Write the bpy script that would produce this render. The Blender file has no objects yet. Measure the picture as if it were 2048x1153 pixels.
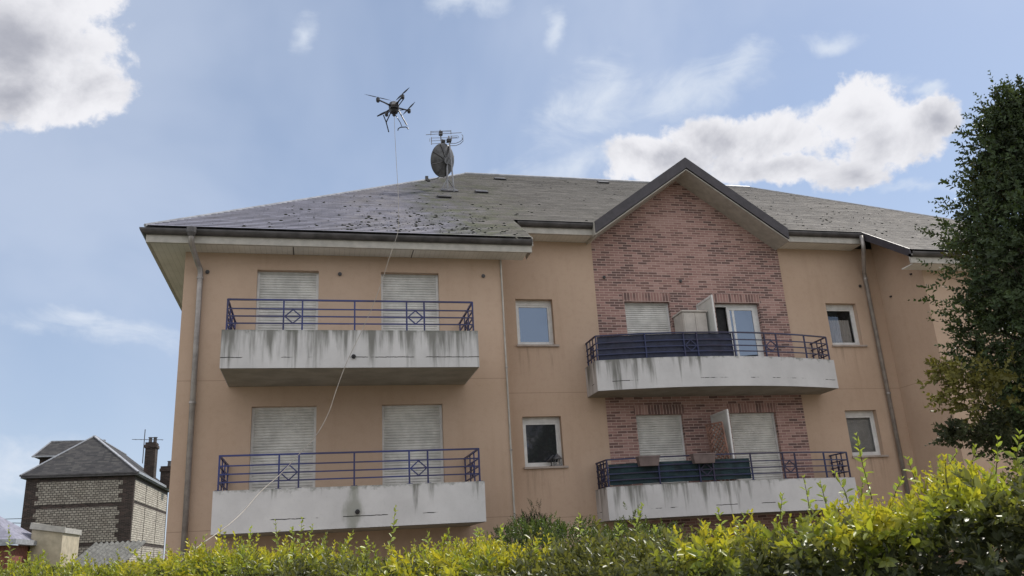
import bpy, math, random
import numpy as np
from mathutils import Vector, Matrix
sc = bpy.context.scene
R_ = math.radians
# ------------------------------------------------------------------ camera
CAM = Vector((2.517, -15.955, 1.65)); YAW, PIT, ROL, FPX = R_(13.818), R_(17.887), R_(-3.353), 1654.4
FW = Vector((math.sin(YAW)*math.cos(PIT), math.cos(YAW)*math.cos(PIT), math.sin(PIT)))
RT0 = Vector((math.cos(YAW), -math.sin(YAW), 0)); UP0 = RT0.cross(FW)
RT = RT0*math.cos(ROL) + UP0*math.sin(ROL); UP = UP0*math.cos(ROL) - RT0*math.sin(ROL)
cd = bpy.data.cameras.new("camera"); cam = bpy.data.objects.new("camera", cd); sc.collection.objects.link(cam)
cam.matrix_world = Matrix(((RT.x, UP.x, -FW.x, CAM.x), (RT.y, UP.y, -FW.y, CAM.y), (RT.z, UP.z, -FW.z, CAM.z), (0, 0, 0, 1)))
cd.sensor_width = 36; cd.lens = FPX/2048*36; cd.clip_end = 3000; cd.clip_start = .05
sc.camera = cam
# ------------------------------------------------------------------ light
SUN_AZ, SUN_EL = 62, 50          # azimuth clockwise from +Y (the back of the building), elevation
sv = Vector((math.sin(R_(SUN_AZ))*math.cos(R_(SUN_EL)), math.cos(R_(SUN_AZ))*math.cos(R_(SUN_EL)), math.sin(R_(SUN_EL))))
sl_ = bpy.data.lights.new("sun", 'SUN'); sl_.energy = 3.0; sl_.angle = R_(.6); sl_.color = (1, .95, .87)
so = bpy.data.objects.new("sun", sl_); sc.collection.objects.link(so); so.location = (0, 0, 40)
so.rotation_euler = sv.to_track_quat('Z', 'Y').to_euler()
sc.view_settings.view_transform = 'Standard'; sc.view_settings.look = 'None'
sc.view_settings.exposure = .35; sc.view_settings.gamma = 1

class NT:
    """tiny node helper"""
    def __init__(s, tree): s.t = tree; s.n = tree.nodes; s.l = tree.links
    def put(s, sock, v):
        if v is None: return
        if hasattr(v, 'is_output') or isinstance(v, bpy.types.NodeSocket): s.l.new(v, sock)
        elif isinstance(v, (tuple, list)) and len(v) == 3 and sock.type == 'RGBA': sock.default_value = (*v, 1)
        else: sock.default_value = v
    def m(s, op, a, b=None, c=None, clamp=False):
        n = s.n.new('ShaderNodeMath'); n.operation = op; n.use_clamp = clamp
        for i, v in enumerate((a, b, c)): s.put(n.inputs[i], v)
        return n.outputs[0]
    def v(s, op, a, b=None, out=0):
        n = s.n.new('ShaderNodeVectorMath'); n.operation = op
        s.put(n.inputs[0], a); s.put(n.inputs[1], b)
        return n.outputs['Value'] if op in ('DOT_PRODUCT', 'LENGTH') else n.outputs[0]
    def mix(s, f, a, b, mode='MIX'):
        n = s.n.new('ShaderNodeMix'); n.data_type = 'RGBA'; n.blend_type = mode
        s.put(n.inputs[0], f); s.put(n.inputs[6], a); s.put(n.inputs[7], b); return n.outputs[2]
    def noise(s, vec, scale, det=4, rough=.55, dist=0, out=0):
        n = s.n.new('ShaderNodeTexNoise'); s.put(n.inputs['Vector'], vec)
        n.inputs['Scale'].default_value = scale; n.inputs['Detail'].default_value = det
        n.inputs['Roughness'].default_value = rough; n.inputs['Distortion'].default_value = dist
        return n.outputs[out]
    def ss(s, x, a, b, lo=0, hi=1):
        n = s.n.new('ShaderNodeMapRange'); n.interpolation_type = 'SMOOTHSTEP'
        s.put(n.inputs[0], x); n.inputs[1].default_value = a; n.inputs[2].default_value = b
        n.inputs[3].default_value = lo; n.inputs[4].default_value = hi; return n.outputs[0]
    def scale(s, vec, xyz):
        n = s.n.new('ShaderNodeMapping'); s.put(n.inputs[0], vec); n.inputs['Scale'].default_value = xyz; return n.outputs[0]
    def ramp(s, f, stops):
        n = s.n.new('ShaderNodeValToRGB'); s.put(n.inputs[0], f); e = n.color_ramp.elements
        while len(e) < len(stops): e.new(.5)
        for el, (p, c) in zip(e, stops): el.position = p; el.color = (*c, 1)
        return n.outputs[0]
    def bump(s, h, st=.3, d=.01, nrm=None):
        n = s.n.new('ShaderNodeBump'); s.put(n.inputs['Height'], h); n.inputs['Strength'].default_value = st
        n.inputs['Distance'].default_value = d
        if nrm: s.put(n.inputs['Normal'], nrm)
        return n.outputs[0]
    def sep(s, vec):
        n = s.n.new('ShaderNodeSeparateXYZ'); s.put(n.inputs[0], vec); return n.outputs

# ------------------------------------------------------------------ world: sky with clouds
W = bpy.data.worlds.new("World"); sc.world = W; W.use_nodes = True; t = NT(W.node_tree)
bg = W.node_tree.nodes['Background']
sky = t.n.new('ShaderNodeTexSky'); sky.sky_type = 'NISHITA'; sky.sun_disc = False
sky.sun_elevation = R_(SUN_EL); sky.sun_rotation = R_(SUN_AZ); sky.altitude = 50
sky.air_density = 1.0; sky.dust_density = .5; sky.ozone_density = 1.5
tc = t.n.new('ShaderNodeTexCoord'); gen = tc.outputs['Generated']
def pxdir(u, v): return (FW*FPX + RT*(u-1024) - UP*(v-576.5)).normalized()
wob = t.v('SCALE', t.v('SUBTRACT', t.noise(gen, 9, 5, .6, 0, 1), (.5, .5, .5)), None); wob.node.inputs['Scale'].default_value = .075
wg = t.v('ADD', gen, wob)
def blob(u, v, ru, rv, rot=0):
    c = pxdir(u, v); e1 = RT*math.cos(R_(rot)) + UP*math.sin(R_(rot)); e2 = UP*math.cos(R_(rot)) - RT*math.sin(R_(rot))
    e1 = (e1 - c*e1.dot(c)).normalized(); e2 = (e2 - c*e2.dot(c) - e1*e2.dot(e1)).normalized()
    q = c.dot(FW)                       # distance factor: px -> angle
    a = t.m('DIVIDE', t.v('DOT_PRODUCT', wg, tuple(e1)), ru*q/FPX); b = t.m('DIVIDE', t.v('DOT_PRODUCT', wg, tuple(e2)), rv*q/FPX)
    d2 = t.m('ADD', t.m('MULTIPLY', a, a), t.m('MULTIPLY', b, b))
    front = t.m('GREATER_THAN', t.v('DOT_PRODUCT', gen, tuple(c)), .3)
    return t.m('MULTIPLY', t.m('SUBTRACT', 1, t.m('SQRT', d2)), front)
def union(bs):
    r = None
    for b in bs:
        k = blob(*b); k = t.m('MAXIMUM', k, -1.5)
        if r is None: r = k
        else:
            n = t.n.new('ShaderNodeMath'); n.operation = 'SMOOTH_MAX'; t.put(n.inputs[0], r); t.put(n.inputs[1], k); n.inputs[2].default_value = .25; r = n.outputs[0]
    return r
cum = union([(40, 90, 190, 160), (165, 195, 115, 78), (40, 205, 170, 70), (120, -10, 130, 90), (-150, 120, 200, 200),
             (1330, 320, 120, 50), (1440, 275, 150, 66), (1560, 275, 140, 74), (1700, 235, 95, 66), (1765, 285, 110, 66), (1865, 230, 75, 34, 15), (1700, 350, 80, 36), (1560, 345, 140, 40)])
fb = t.noise(gen, 13, 9, .62, .3)
fb2 = t.noise(gen, 5, 8, .6, .6)
dens = t.m('ADD', cum, t.m('MULTIPLY', t.m('SUBTRACT', fb, .5), 1.6))
dens = t.m('ADD', dens, t.m('MULTIPLY', t.m('SUBTRACT', t.noise(gen, 48, 6, .6), .5), .7))
cmask = t.ss(dens, -.06, .30)
wis = union([(600, 68, 30, 46), (925, 10, 90, 36), (1105, 50, 24, 44), (1470, 140, 120, 46, 25), (1200, 205, 130, 80, 20), (1350, 190, 120, 60, 25),
             (200, 660, 190, 34, -8), (1830, 378, 110, 18), (1690, 195, 120, 22, 10), (1850, 190, 60, 14), (1660, 80, 60, 26), (1150, 330, 200, 50, 20), (60, 940, 160, 60)])
wdens = t.m('ADD', wis, t.m('MULTIPLY', t.m('SUBTRACT', t.noise(t.scale(gen, (1, 1, 2.2)), 11, 8, .62, .8), .5), 2.2))
wmask = t.ss(wdens, -.1, 1.3, 0, .8)
vl = t.ss(t.noise(gen, 2.2, 5, .55, .4), .36, .70, 0, .5)      # thin high veil
# unseen cumulus outside the view, made extra bright to light the shaded facade
gz = t.sep(gen)[2]
behind = t.ss(t.v('DOT_PRODUCT', gen, tuple(FW)), .35, .1)
fill_clouds = t.m('MULTIPLY', t.ss(t.noise(gen, 2.6, 8, .6, .3), .42, .54), behind)
base = t.mix(1, sky.outputs[0], (1.0, 1.0, 1.0), 'MULTIPLY')
S = .09                                        # sky strength
hz = t.m('ADD', t.m('MULTIPLY', t.ss(gz, .75, -.05), .42), .22)
base = t.mix(hz, base, (.42/S, .50/S, .66/S))
base = t.mix(vl, base, (.50/S, .56/S, .68/S))
grey = t.ss(t.m('ADD', t.m('MULTIPLY', cum, .45), t.m('MULTIPLY', t.m('SUBTRACT', fb2, .48), 2.6)), .0, .9)
ccol = t.mix(grey, (.70/S, .70/S, .73/S), (.33/S, .34/S, .39/S))
col = t.mix(wmask, base, (.58/S, .63/S, .71/S))
col = t.mix(cmask, col, ccol)
col = t.mix(fill_clouds, col, (1.0/S, 1.0/S, 1.02/S))
t.put(bg.inputs[0], col); bg.inputs[1].default_value = S

# ------------------------------------------------------------------ mesh builder
class MB:
    def __init__(s): s.v = []; s.f = []
    def quad(s, *p): n = len(s.v); s.v += [tuple(q) for q in p]; s.f.append(tuple(range(n, n+len(p))))
    def box(s, x0, x1, y0, y1, z0, z1, M=None):
        c = [Vector((x, y, z)) for z in (z0, z1) for y in (y0, y1) for x in (x0, x1)]
        if M: c = [M @ q for q in c]
        n = len(s.v); s.v += [tuple(q) for q in c]
        for f in ((0, 2, 3, 1), (4, 5, 7, 6), (0, 1, 5, 4), (2, 6, 7, 3), (0, 4, 6, 2), (1, 3, 7, 5)): s.f.append(tuple(n+i for i in f))
    def bar(s, a, b, w, h=None, up=(0, 0, 1)):
        a, b = Vector(a), Vector(b); h = h or w; d = (b-a).normalized(); u = Vector(up)
        if abs(d.dot(u)) > .98: u = Vector((0, 1, 0))
        r = d.cross(u).normalized()*w/2; u = r.cross(d).normalized()*h/2; n = len(s.v)
        for p in (a, b):
            for q in (-r-u, r-u, r+u, -r+u): s.v.append(tuple(p+q))
        for f in ((0, 1, 5, 4), (1, 2, 6, 5), (2, 3, 7, 6), (3, 0, 4, 7), (3, 2, 1, 0), (4, 5, 6, 7)): s.f.append(tuple(n+i for i in f))
    def tube(s, pts, r, k=8, r1=None):
        pts = [Vector(p) for p in pts]; L = len(pts); n0 = len(s.v); prev = None
        for i, p in enumerate(pts):
            d = (pts[min(i+1, L-1)] - pts[max(i-1, 0)]).normalized()
            if prev is None: prev = d.orthogonal().normalized()
            prev = (prev - d*prev.dot(d)).normalized(); c = d.cross(prev)
            rr = r if r1 is None else r + (r1-r)*i/(L-1)
            for j in range(k):
                a = 2*math.pi*j/k; s.v.append(tuple(p + (prev*math.cos(a) + c*math.sin(a))*rr))
        for i in range(L-1):
            for j in range(k): s.f.append((n0+i*k+j, n0+i*k+(j+1) % k, n0+(i+1)*k+(j+1) % k, n0+(i+1)*k+j))
        s.f.append(tuple(n0+j for j in reversed(range(k)))); s.f.append(tuple(n0+(L-1)*k+j for j in range(k)))
    def lathe(s, prof, org=(0, 0, 0), k=16, M=None):
        n0 = len(s.v); org = Vector(org)
        for r, z in prof:
            for j in range(k):
                a = 2*math.pi*j/k; q = Vector((r*math.cos(a), r*math.sin(a), z))
                s.v.append(tuple(org + (M @ q if M else q)))
        for i in range(len(prof)-1):
            for j in range(k): s.f.append((n0+i*k+j, n0+i*k+(j+1) % k, n0+(i+1)*k+(j+1) % k, n0+(i+1)*k+j))
        s.f.append(tuple(n0+j for j in reversed(range(k)))); s.f.append(tuple(n0+(len(prof)-1)*k+j for j in range(k)))
    def sweep(s, path, prof, cap=True):
        """path [(x,y)], outward side = right of travel; prof [(offset outward, z)] closed"""
        P = [Vector((x, y)) for x, y in path]; L = len(P); n0 = len(s.v); k = len(prof)
        for i in range(L):
            ns = []
            if i > 0: d = (P[i]-P[i-1]).normalized(); ns.append(Vector((d.y, -d.x)))
            if i < L-1: d = (P[i+1]-P[i]).normalized(); ns.append(Vector((d.y, -d.x)))
            m = sum(ns, Vector((0, 0))).normalized(); m = m/max(.3, m.dot(ns[0]))
            for o, z in prof: s.v.append((P[i].x+m.x*o, P[i].y+m.y*o, z))
        for i in range(L-1):
            for j in range(k): s.f.append((n0+i*k+j, n0+i*k+(j+1) % k, n0+(i+1)*k+(j+1) % k, n0+(i+1)*k+j))
        if cap: s.f.append(tuple(n0+j for j in range(k))[::-1]); s.f.append(tuple(n0+(L-1)*k+j for j in range(k)))
    def build(s, name, m, parent=None, smooth=False, bevel=0):
        me = bpy.data.meshes.new(name); me.from_pydata(s.v, [], s.f); me.update()
        uv = me.uv_layers.new(name='UV'); dat = np.zeros(len(me.loops)*2, np.float32)
        for p in me.polygons:
            nn = p.normal
            tx = Vector((nn.y, -nn.x, 0)) if abs(nn.z) < .999 else Vector((-1, 0, 0))
            tx = -tx.normalized(); ty = nn.cross(tx)
            for li in p.loop_indices:
                c = me.vertices[me.loops[li].vertex_index].co
                dat[2*li] = c.dot(tx); dat[2*li+1] = c.dot(ty)
        uv.data.foreach_set('uv', dat)
        if smooth: me.polygons.foreach_set('use_smooth', [True]*len(me.polygons))
        me.materials.append(m)
        o = bpy.data.objects.new(name, me); sc.collection.objects.link(o)
        if parent is not None: attach(o, parent)
        if bevel:
            b = o.modifiers.new('bevel', 'BEVEL'); b.width = bevel; b.segments = 1; b.limit_method = 'ANGLE'
        return o
def origin(o):
    p = Vector((0, 0, 0))
    while o is not None: p = p + o.location; o = o.parent
    return p
def attach(o, parent):
    """parent without moving (no rotations are used on parents)"""
    o.parent = parent
    w = origin(parent)
    if w.length > 0: o.data.transform(Matrix.Translation(-w))
def tag(o, label=None, cat=None, group=None, kind=None):
    for k, v in (('label', label), ('category', cat), ('group', group), ('kind', kind)):
        if v: o[k] = v
    return o
def thing(name, loc, label, cat, group=None):
    o = bpy.data.objects.new(name, None); o.empty_display_size = .2; sc.collection.objects.link(o); o.location = loc
    return tag(o, label, cat, group)

# ------------------------------------------------------------------ materials
def mat(name):
    m = bpy.data.materials.new(name); m.use_nodes = True; t = NT(m.node_tree)
    b = m.node_tree.nodes['Principled BSDF']; tc = t.n.new('ShaderNodeTexCoord')
    g = t.n.new('ShaderNodeNewGeometry')
    return m, t, b, g.outputs['Position'], tc.outputs['UV']
def simple(name, col, rough=.5, metal=0, var=.12, sc_=6, bump=0, spec=.5):
    m, t, b, P, UV = mat(name)
    n = t.noise(P, sc_, 5, .6)
    c2 = tuple(c*(1-var*2) for c in col); c1 = tuple(min(1, c*(1+var)) for c in col)
    t.put(b.inputs['Base Color'], t.mix(t.ss(n, .3, .7), c2, c1))
    t.put(b.inputs['Roughness'], t.ss(t.noise(P, sc_*3, 3), .2, .8, rough*.85, min(1, rough*1.15)))
    b.inputs['Metallic'].default_value = metal; b.inputs['Specular IOR Level'].default_value = spec
    if bump: t.put(b.inputs['Normal'], t.bump(t.noise(P, 60, 3), bump, .004))
    return m
def m_plaster():
    m, t, b, P, UV = mat('ochre_render')
    x, y, z = t.sep(P)
    c = t.mix(t.ss(t.noise(P, .45, 4, .5), .35, .68), (.455, .332, .248), (.51, .38, .29))
    c = t.mix(t.ss(t.noise(t.scale(P, (2.2, 2.2, .22)), 1, 5, .6), .50, .78, 0, .38), c, (.34, .235, .165))
    for xa, xb, zt_ in ((6.88, 7.85, 6.10), (6.88, 7.85, 3.40), (14.85, 15.82, 6.10), (14.85, 15.82, 3.40)):
        mk = t.m('MULTIPLY', t.m('MULTIPLY', t.ss(x, xa-.02, xa+.05), t.ss(x, xb+.02, xb-.05)), t.m('MULTIPLY', t.m('LESS_THAN', z, zt_), t.ss(z, zt_-.9, zt_)))
        c = t.mix(t.m('MULTIPLY', mk, t.ss(t.noise(t.scale(P, (14, 14, .8)), 1, 4, .6), .48, .7, 0, .5)), c, (.20, .15, .11))
    c = t.mix(t.ss(t.noise(P, 7, 7, .75), .45, .75, 0, .30), c, (.35, .245, .17))
    c = t.mix(t.ss(t.noise(P, 45, 3, .75), .35, .75, 0, .28), c, (.56, .42, .31))
    # movement joints scored in the render
    for zj in (2.36, 5.04):
        c = t.mix(t.m('MULTIPLY', t.m('LESS_THAN', t.m('ABSOLUTE', t.m('SUBTRACT', z, zj)), .006), .45), c, (.16, .11, .08))
    t.put(b.inputs['Base Color'], c); b.inputs['Roughness'].default_value = .93; b.inputs['Specular IOR Level'].default_value = .2
    t.put(b.inputs['Normal'], t.bump(t.noise(P, 130, 3, .7), .35, .004)); return m
def m_brick(name='red_brick', rot=False, dark=False):
    m, t, b, P, UV = mat(name)
    if rot:
        mp = t.n.new('ShaderNodeMapping'); t.put(mp.inputs[0], UV); mp.inputs['Rotation'].default_value = (0, 0, R_(90)); UV = mp.outputs[0]
    jit = t.v('SUBTRACT', t.noise(P, 7, 2, .5, 0, 1), (.5, .5, .5)); jit = t.v('SCALE', jit); jit.node.inputs['Scale'].default_value = .012
    vec = t.v('ADD', UV, jit)
    br = t.n.new('ShaderNodeTexBrick'); t.put(br.inputs['Vector'], vec)
    br.inputs['Color1'].default_value = (0, 0, 0, 1); br.inputs['Color2'].default_value = (1, 1, 1, 1); br.inputs['Mortar'].default_value = (.5, .5, .5, 1)
    br.inputs['Scale'].default_value = 1; br.inputs['Brick Width'].default_value = .232; br.inputs['Row Height'].default_value = .063 if not rot else .075
    if rot: br.offset = 0; br.inputs['Brick Width'].default_value = .40
    br.inputs['Mortar Size'].default_value = .0072; br.inputs['Mortar Smooth'].default_value = .25; br.inputs['Bias'].default_value = 0
    v = t.sep(br.outputs['Color'])[0]
    if dark:
        c = t.ramp(v, [(0, (.03, .022, .02)), (.6, (.05, .037, .034)), (1, (.09, .06, .052))]); mort = (.10, .09, .08)
    else:
        v2 = t.m('SUBTRACT', v, t.m('MULTIPLY', t.m('SUBTRACT', t.noise(t.scale(P, (.7, .7, 1.7)), 1.3, 3, .6), .47), 1.7))
        c = t.ramp(v2, [(0, (.135, .09, .085)), (.25, (.19, .118, .108)), (.42, (.28, .168, .15)), (.7, (.34, .205, .182)), (1, (.40, .26, .23))]); mort = (.50, .375, .335)
        c = t.mix(t.ss(t.noise(P, 35, 4, .7), .4, .8, 0, .4), c, (.25, .13, .105))
    c = t.mix(br.outputs['Fac'], c, mort)
    t.put(b.inputs['Base Color'], c); b.inputs['Roughness'].default_value = .9; b.inputs['Specular IOR Level'].default_value = .25
    h = t.m('SUBTRACT', t.m('MULTIPLY', t.noise(P, 80, 3, .6), .25), br.outputs['Fac'])
    t.put(b.inputs['Normal'], t.bump(h, .6, .008)); return m
def m_slate(name, moss=1, dark=False):
    m, t, b, P, UV = mat(name); x, y, z = t.sep(P)
    br = t.n.new('ShaderNodeTexBrick'); t.put(br.inputs['Vector'], UV)
    br.inputs['Color1'].default_value = (0, 0, 0, 1); br.inputs['Color2'].default_value = (1, 1, 1, 1); br.inputs['Mortar'].default_value = (0, 0, 0, 1)
    br.inputs['Scale'].default_value = 1; br.inputs['Brick Width'].default_value = .30; br.inputs['Row Height'].default_value = ROW
    br.inputs['Mortar Size'].default_value = .004; br.inputs['Mortar Smooth'].default_value = .1
    v = t.sep(br.outputs['Color'])[0]
    if dark: c = t.ramp(v, [(0, (.04, .04, .043)), (.5, (.058, .056, .058)), (1, (.085, .082, .08))])
    else:
        blue = t.ramp(v, [(0, (.20, .20, .25)), (.5, (.245, .245, .305)), (1, (.29, .29, .36))])  # sky reflection on the left slates painted in as a bluish tone
        brown = t.ramp(v, [(0, (.15, .138, .122)), (.5, (.19, .175, .157)), (1, (.235, .22, .197))])
        wx = t.m('ADD', x, t.m('MULTIPLY', t.m('SUBTRACT', t.noise(P, .8, 5, .65), .5), 3.0))
        c = t.mix(t.ss(wx, 4.3, 6.6), blue, brown)
        pale = t.ramp(v, [(0, (.21, .195, .18)), (1, (.31, .285, .26))])
        c = t.mix(t.ss(wx, 11.5, 15, 0, .85), c, pale)
        c = t.mix(t.m('MULTIPLY', t.m('MULTIPLY', t.ss(wx, 2.2, 3.8), t.ss(wx, 5.0, 4.2)), t.ss(t.noise(P, 3, 6, .7), .35, .65, 0, .7)), c, (.36, .34, .35))
        # green moss band beside the hip, and pale washed strip
        gb = t.m('MULTIPLY', t.ss(wx, 4.2, 5.4), t.ss(wx, 8.2, 5.6))
        gm = t.m('MULTIPLY', gb, t.ss(t.noise(P, 2.2, 7, .7), .42, .62, 0, .75))
        c = t.mix(gm, c, (.135, .15, .07))
        c = t.mix(t.ss(t.noise(P, 3.5, 8, .72), .60, .72, 0, .55), c, (.09, .10, .05))
        c = t.mix(t.ss(t.noise(P, 5.5, 8, .75), .60, .70, 0, .55), c, (.48, .46, .42))
        c = t.mix(t.ss(t.noise(P, 1.3, 6, .7), .5, .7, 0, .3), c, (.10, .085, .06))
    c = t.mix(t.m('MULTIPLY', br.outputs['Fac'], .35), c, (.05, .05, .05))
    t.put(b.inputs['Base Color'], c); t.put(b.inputs['Roughness'], t.ss(t.noise(P, 6, 4), .3, .7, .72, .9)); b.inputs['Specular IOR Level'].default_value = .22
    h = t.m('ADD', t.m('MULTIPLY', v, .6), t.m('SUBTRACT', t.noise(P, 25, 5, .7), t.m('MULTIPLY', br.outputs['Fac'], 1.5)))
    t.put(b.inputs['Normal'], t.bump(h, .35, .008)); return m
ROW = .132
def m_concrete(name, ztop, dirt, seed, split=None, stain=None):
    """white painted concrete with rain streaks running down from the coping"""
    m, t, b, P, UV = mat(name); x, y, z = t.sep(P)
    off = t.v('ADD', P, (seed*7.1, 0, seed*3.3))
    c = t.mix(t.ss(t.noise(off, 1.2, 5, .6), .3, .7), (.50, .495, .50), (.60, .595, .60))
    d = t.m('SUBTRACT', ztop, z)                                       # metres below the coping
    st = t.noise(t.scale(off, (4.6, 4.6, .35)), 1.0, 6, .62, .2); st2 = t.noise(t.scale(off, (13, 13, .8)), 1.0, 5, .6, .3)
    k = t.m('ADD', t.m('MULTIPLY', st, .75), t.m('MULTIPLY', st2, .3))
    k = t.m('SUBTRACT', k, t.m('MULTIPLY', d, .22))
    if split: k = t.m('ADD', k, t.ss(x, split-1.2, split+1.2, .06, -.22))
    s1 = t.ss(k, .66-dirt*.36, .80-dirt*.30)
    c = t.mix(t.m('MULTIPLY', s1, .82), c, (.115, .115, .10))
    c = t.mix(t.ss(t.m('ADD', t.noise(off, 6, 6, .7), t.m('MULTIPLY', d, -2.2)), .38, .62, 0, .75 if dirt > .3 else .35), c, (.14, .15, .125))
    c = t.mix(t.ss(t.noise(off, 22, 5, .7), .55, .8, 0, .3), c, (.28, .28, .26))
    if stain:
        q = t.m('ADD', t.m('ABSOLUTE', t.m('DIVIDE', t.m('SUBTRACT', x, stain), .16)), t.m('MULTIPLY', t.m('SUBTRACT', t.noise(t.scale(off, (9, 9, 3)), 1, 5, .65), .5), 1.6))
        q = t.m('SUBTRACT', q, t.m('MULTIPLY', t.ss(t.m('ABSOLUTE', t.m('SUBTRACT', d, .42)), .25, 0), .5))
        c = t.mix(t.ss(q, .9, .0, 0, .62), c, (.17, .18, .14))
    # cracked joint line between slab and upstand
    cr = t.m('LESS_THAN', t.m('ABSOLUTE', t.m('SUBTRACT', t.m('ADD', d, t.m('MULTIPLY', t.noise(off, 12, 4), .02)), .50)), .007)
    cr = t.m('MULTIPLY', cr, t.ss(t.noise(off, 1.6, 4, .6), .55-dirt*.1, .60-dirt*.1))
    c = t.mix(cr, c, (.03, .03, .028))
    t.put(b.inputs['Base Color'], c); b.inputs['Roughness'].default_value = .85; b.inputs['Specular IOR Level'].default_value = .25
    t.put(b.inputs['Normal'], t.bump(t.m('SUBTRACT', t.noise(P, 30, 5, .65), t.m('MULTIPLY', cr, 2)), .3, .006)); return m
def m_rail(name, c1, c2):
    m, t, b, P, UV = mat(name)
    c = t.mix(t.ss(t.noise(P, 1.1, 3), .4, .6), c1, c2); c = t.mix(t.ss(t.noise(P, 25, 5, .7), .62, .75, 0, .6), c, (.10, .05, .035))
    t.put(b.inputs['Base Color'], c); b.inputs['Roughness'].default_value = .42; return m
def m_soffit():
    m, t, b, P, UV = mat('white_boarding'); x, y, z = t.sep(P)
    fr = t.m('FRACT', t.m('MULTIPLY', t.m('ADD', x, t.m('MULTIPLY', y, 0)), 10))
    ln = t.m('LESS_THAN', fr, .07)
    c = t.mix(t.ss(t.noise(P, 1.5, 5, .6), .35, .7), (.58, .57, .53), (.70, .69, .65))
    c = t.mix(t.m('MULTIPLY', ln, .35), c, (.2, .2, .18))
    c = t.mix(t.ss(t.noise(P, 6, 5, .7), .58, .8, 0, .4), c, (.33, .32, .28))
    t.put(b.inputs['Base Color'], c); b.inputs['Roughness'].default_value = .55
    t.put(b.inputs['Normal'], t.bump(ln, -.4, .006)); return m
def m_glass(name, opaque=True, tint=(.035, .036, .04)):
    m, t, b, P, UV = mat(name)
    b.inputs['Base Color'].default_value = (*tint, 1); b.inputs['Roughness'].default_value = .03
    b.inputs['IOR'].default_value = 2.5; b.inputs['Specular Tint'].default_value = (.55, .72, 1, 1)
    t.put(b.inputs['Normal'], t.bump(t.noise(P, 1.6, 2), .04, .05))
    if not opaque:
        tr = t.n.new('ShaderNodeBsdfTransparent'); mx = t.n.new('ShaderNodeMixShader'); mx.inputs[0].default_value = .25
        b.inputs['Base Color'].default_value = (0, 0, 0, 1)
        t.l.new(tr.outputs[0], mx.inputs[1]); t.l.new(b.outputs[0], mx.inputs[2])
        t.l.new(mx.outputs[0], [n for n in t.n if n.type == 'OUTPUT_MATERIAL'][0].inputs[0])
    return m
def m_leaf(name, trans=.45, rough=.38, gloss=.6):
    m, t, b, P, UV = mat(name)
    at = t.n.new('ShaderNodeAttribute'); at.attribute_name = 'leaf'; c = at.outputs['Color']
    t.put(b.inputs['Base Color'], c); b.inputs['Roughness'].default_value = rough; b.inputs['Specular IOR Level'].default_value = gloss
    tl = t.n.new('ShaderNodeBsdfTranslucent'); t.put(tl.inputs[0], t.mix(1, c, (1.5, 1.35, .55), 'MULTIPLY'))
    mx = t.n.new('ShaderNodeMixShader'); mx.inputs[0].default_value = trans
    t.l.new(b.outputs[0], mx.inputs[1]); t.l.new(tl.outputs[0], mx.inputs[2])
    t.l.new(mx.outputs[0], [n for n in t.n if n.type == 'OUTPUT_MATERIAL'][0].inputs[0])
    return m
def m_flint(name='flint_masonry', g=1.0):
    m, t, b, P, UV = mat(name)
    jit = t.v('SUBTRACT', t.noise(P, 3, 3, .5, 0, 1), (.5, .5, .5)); jit = t.v('SCALE', jit); jit.node.inputs['Scale'].default_value = .10
    br = t.n.new('ShaderNodeTexBrick'); t.put(br.inputs['Vector'], t.v('ADD', UV, jit))
    br.inputs['Color1'].default_value = (0, 0, 0, 1); br.inputs['Color2'].default_value = (1, 1, 1, 1); br.inputs['Mortar'].default_value = (0, 0, 0, 1)
    br.inputs['Scale'].default_value = 1; br.inputs['Brick Width'].default_value = .22; br.inputs['Row Height'].default_value = .125
    br.inputs['Mortar Size'].default_value = .022; br.inputs['Mortar Smooth'].default_value = .5; br.inputs['Bias'].default_value = .2
    v = t.sep(br.outputs['Color'])[0]
    c = t.ramp(v, [(0, (.28, .26, .24)), (.45, (.40, .38, .35)), (1, (.56, .54, .50))])
    c = t.mix(t.ss(t.noise(P, 1.2, 5, .6), .45, .7, 0, .4), c, (.30, .26, .22))
    c = t.mix(t.ss(t.noise(P, 14, 3, .6), .5, .8, 0, .5), c, (.20, .19, .18))
    c = t.mix(br.outputs['Fac'], c, (.075, .068, .065))
    c = t.mix(1, c, (g, g*.95, g*.87), 'MULTIPLY') if g != 1 else c
    t.put(b.inputs['Base Color'], c); b.inputs['Roughness'].default_value = .8
    t.put(b.inputs['Normal'], t.bump(br.outputs['Fac'], -.7, .03)); return m
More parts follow.
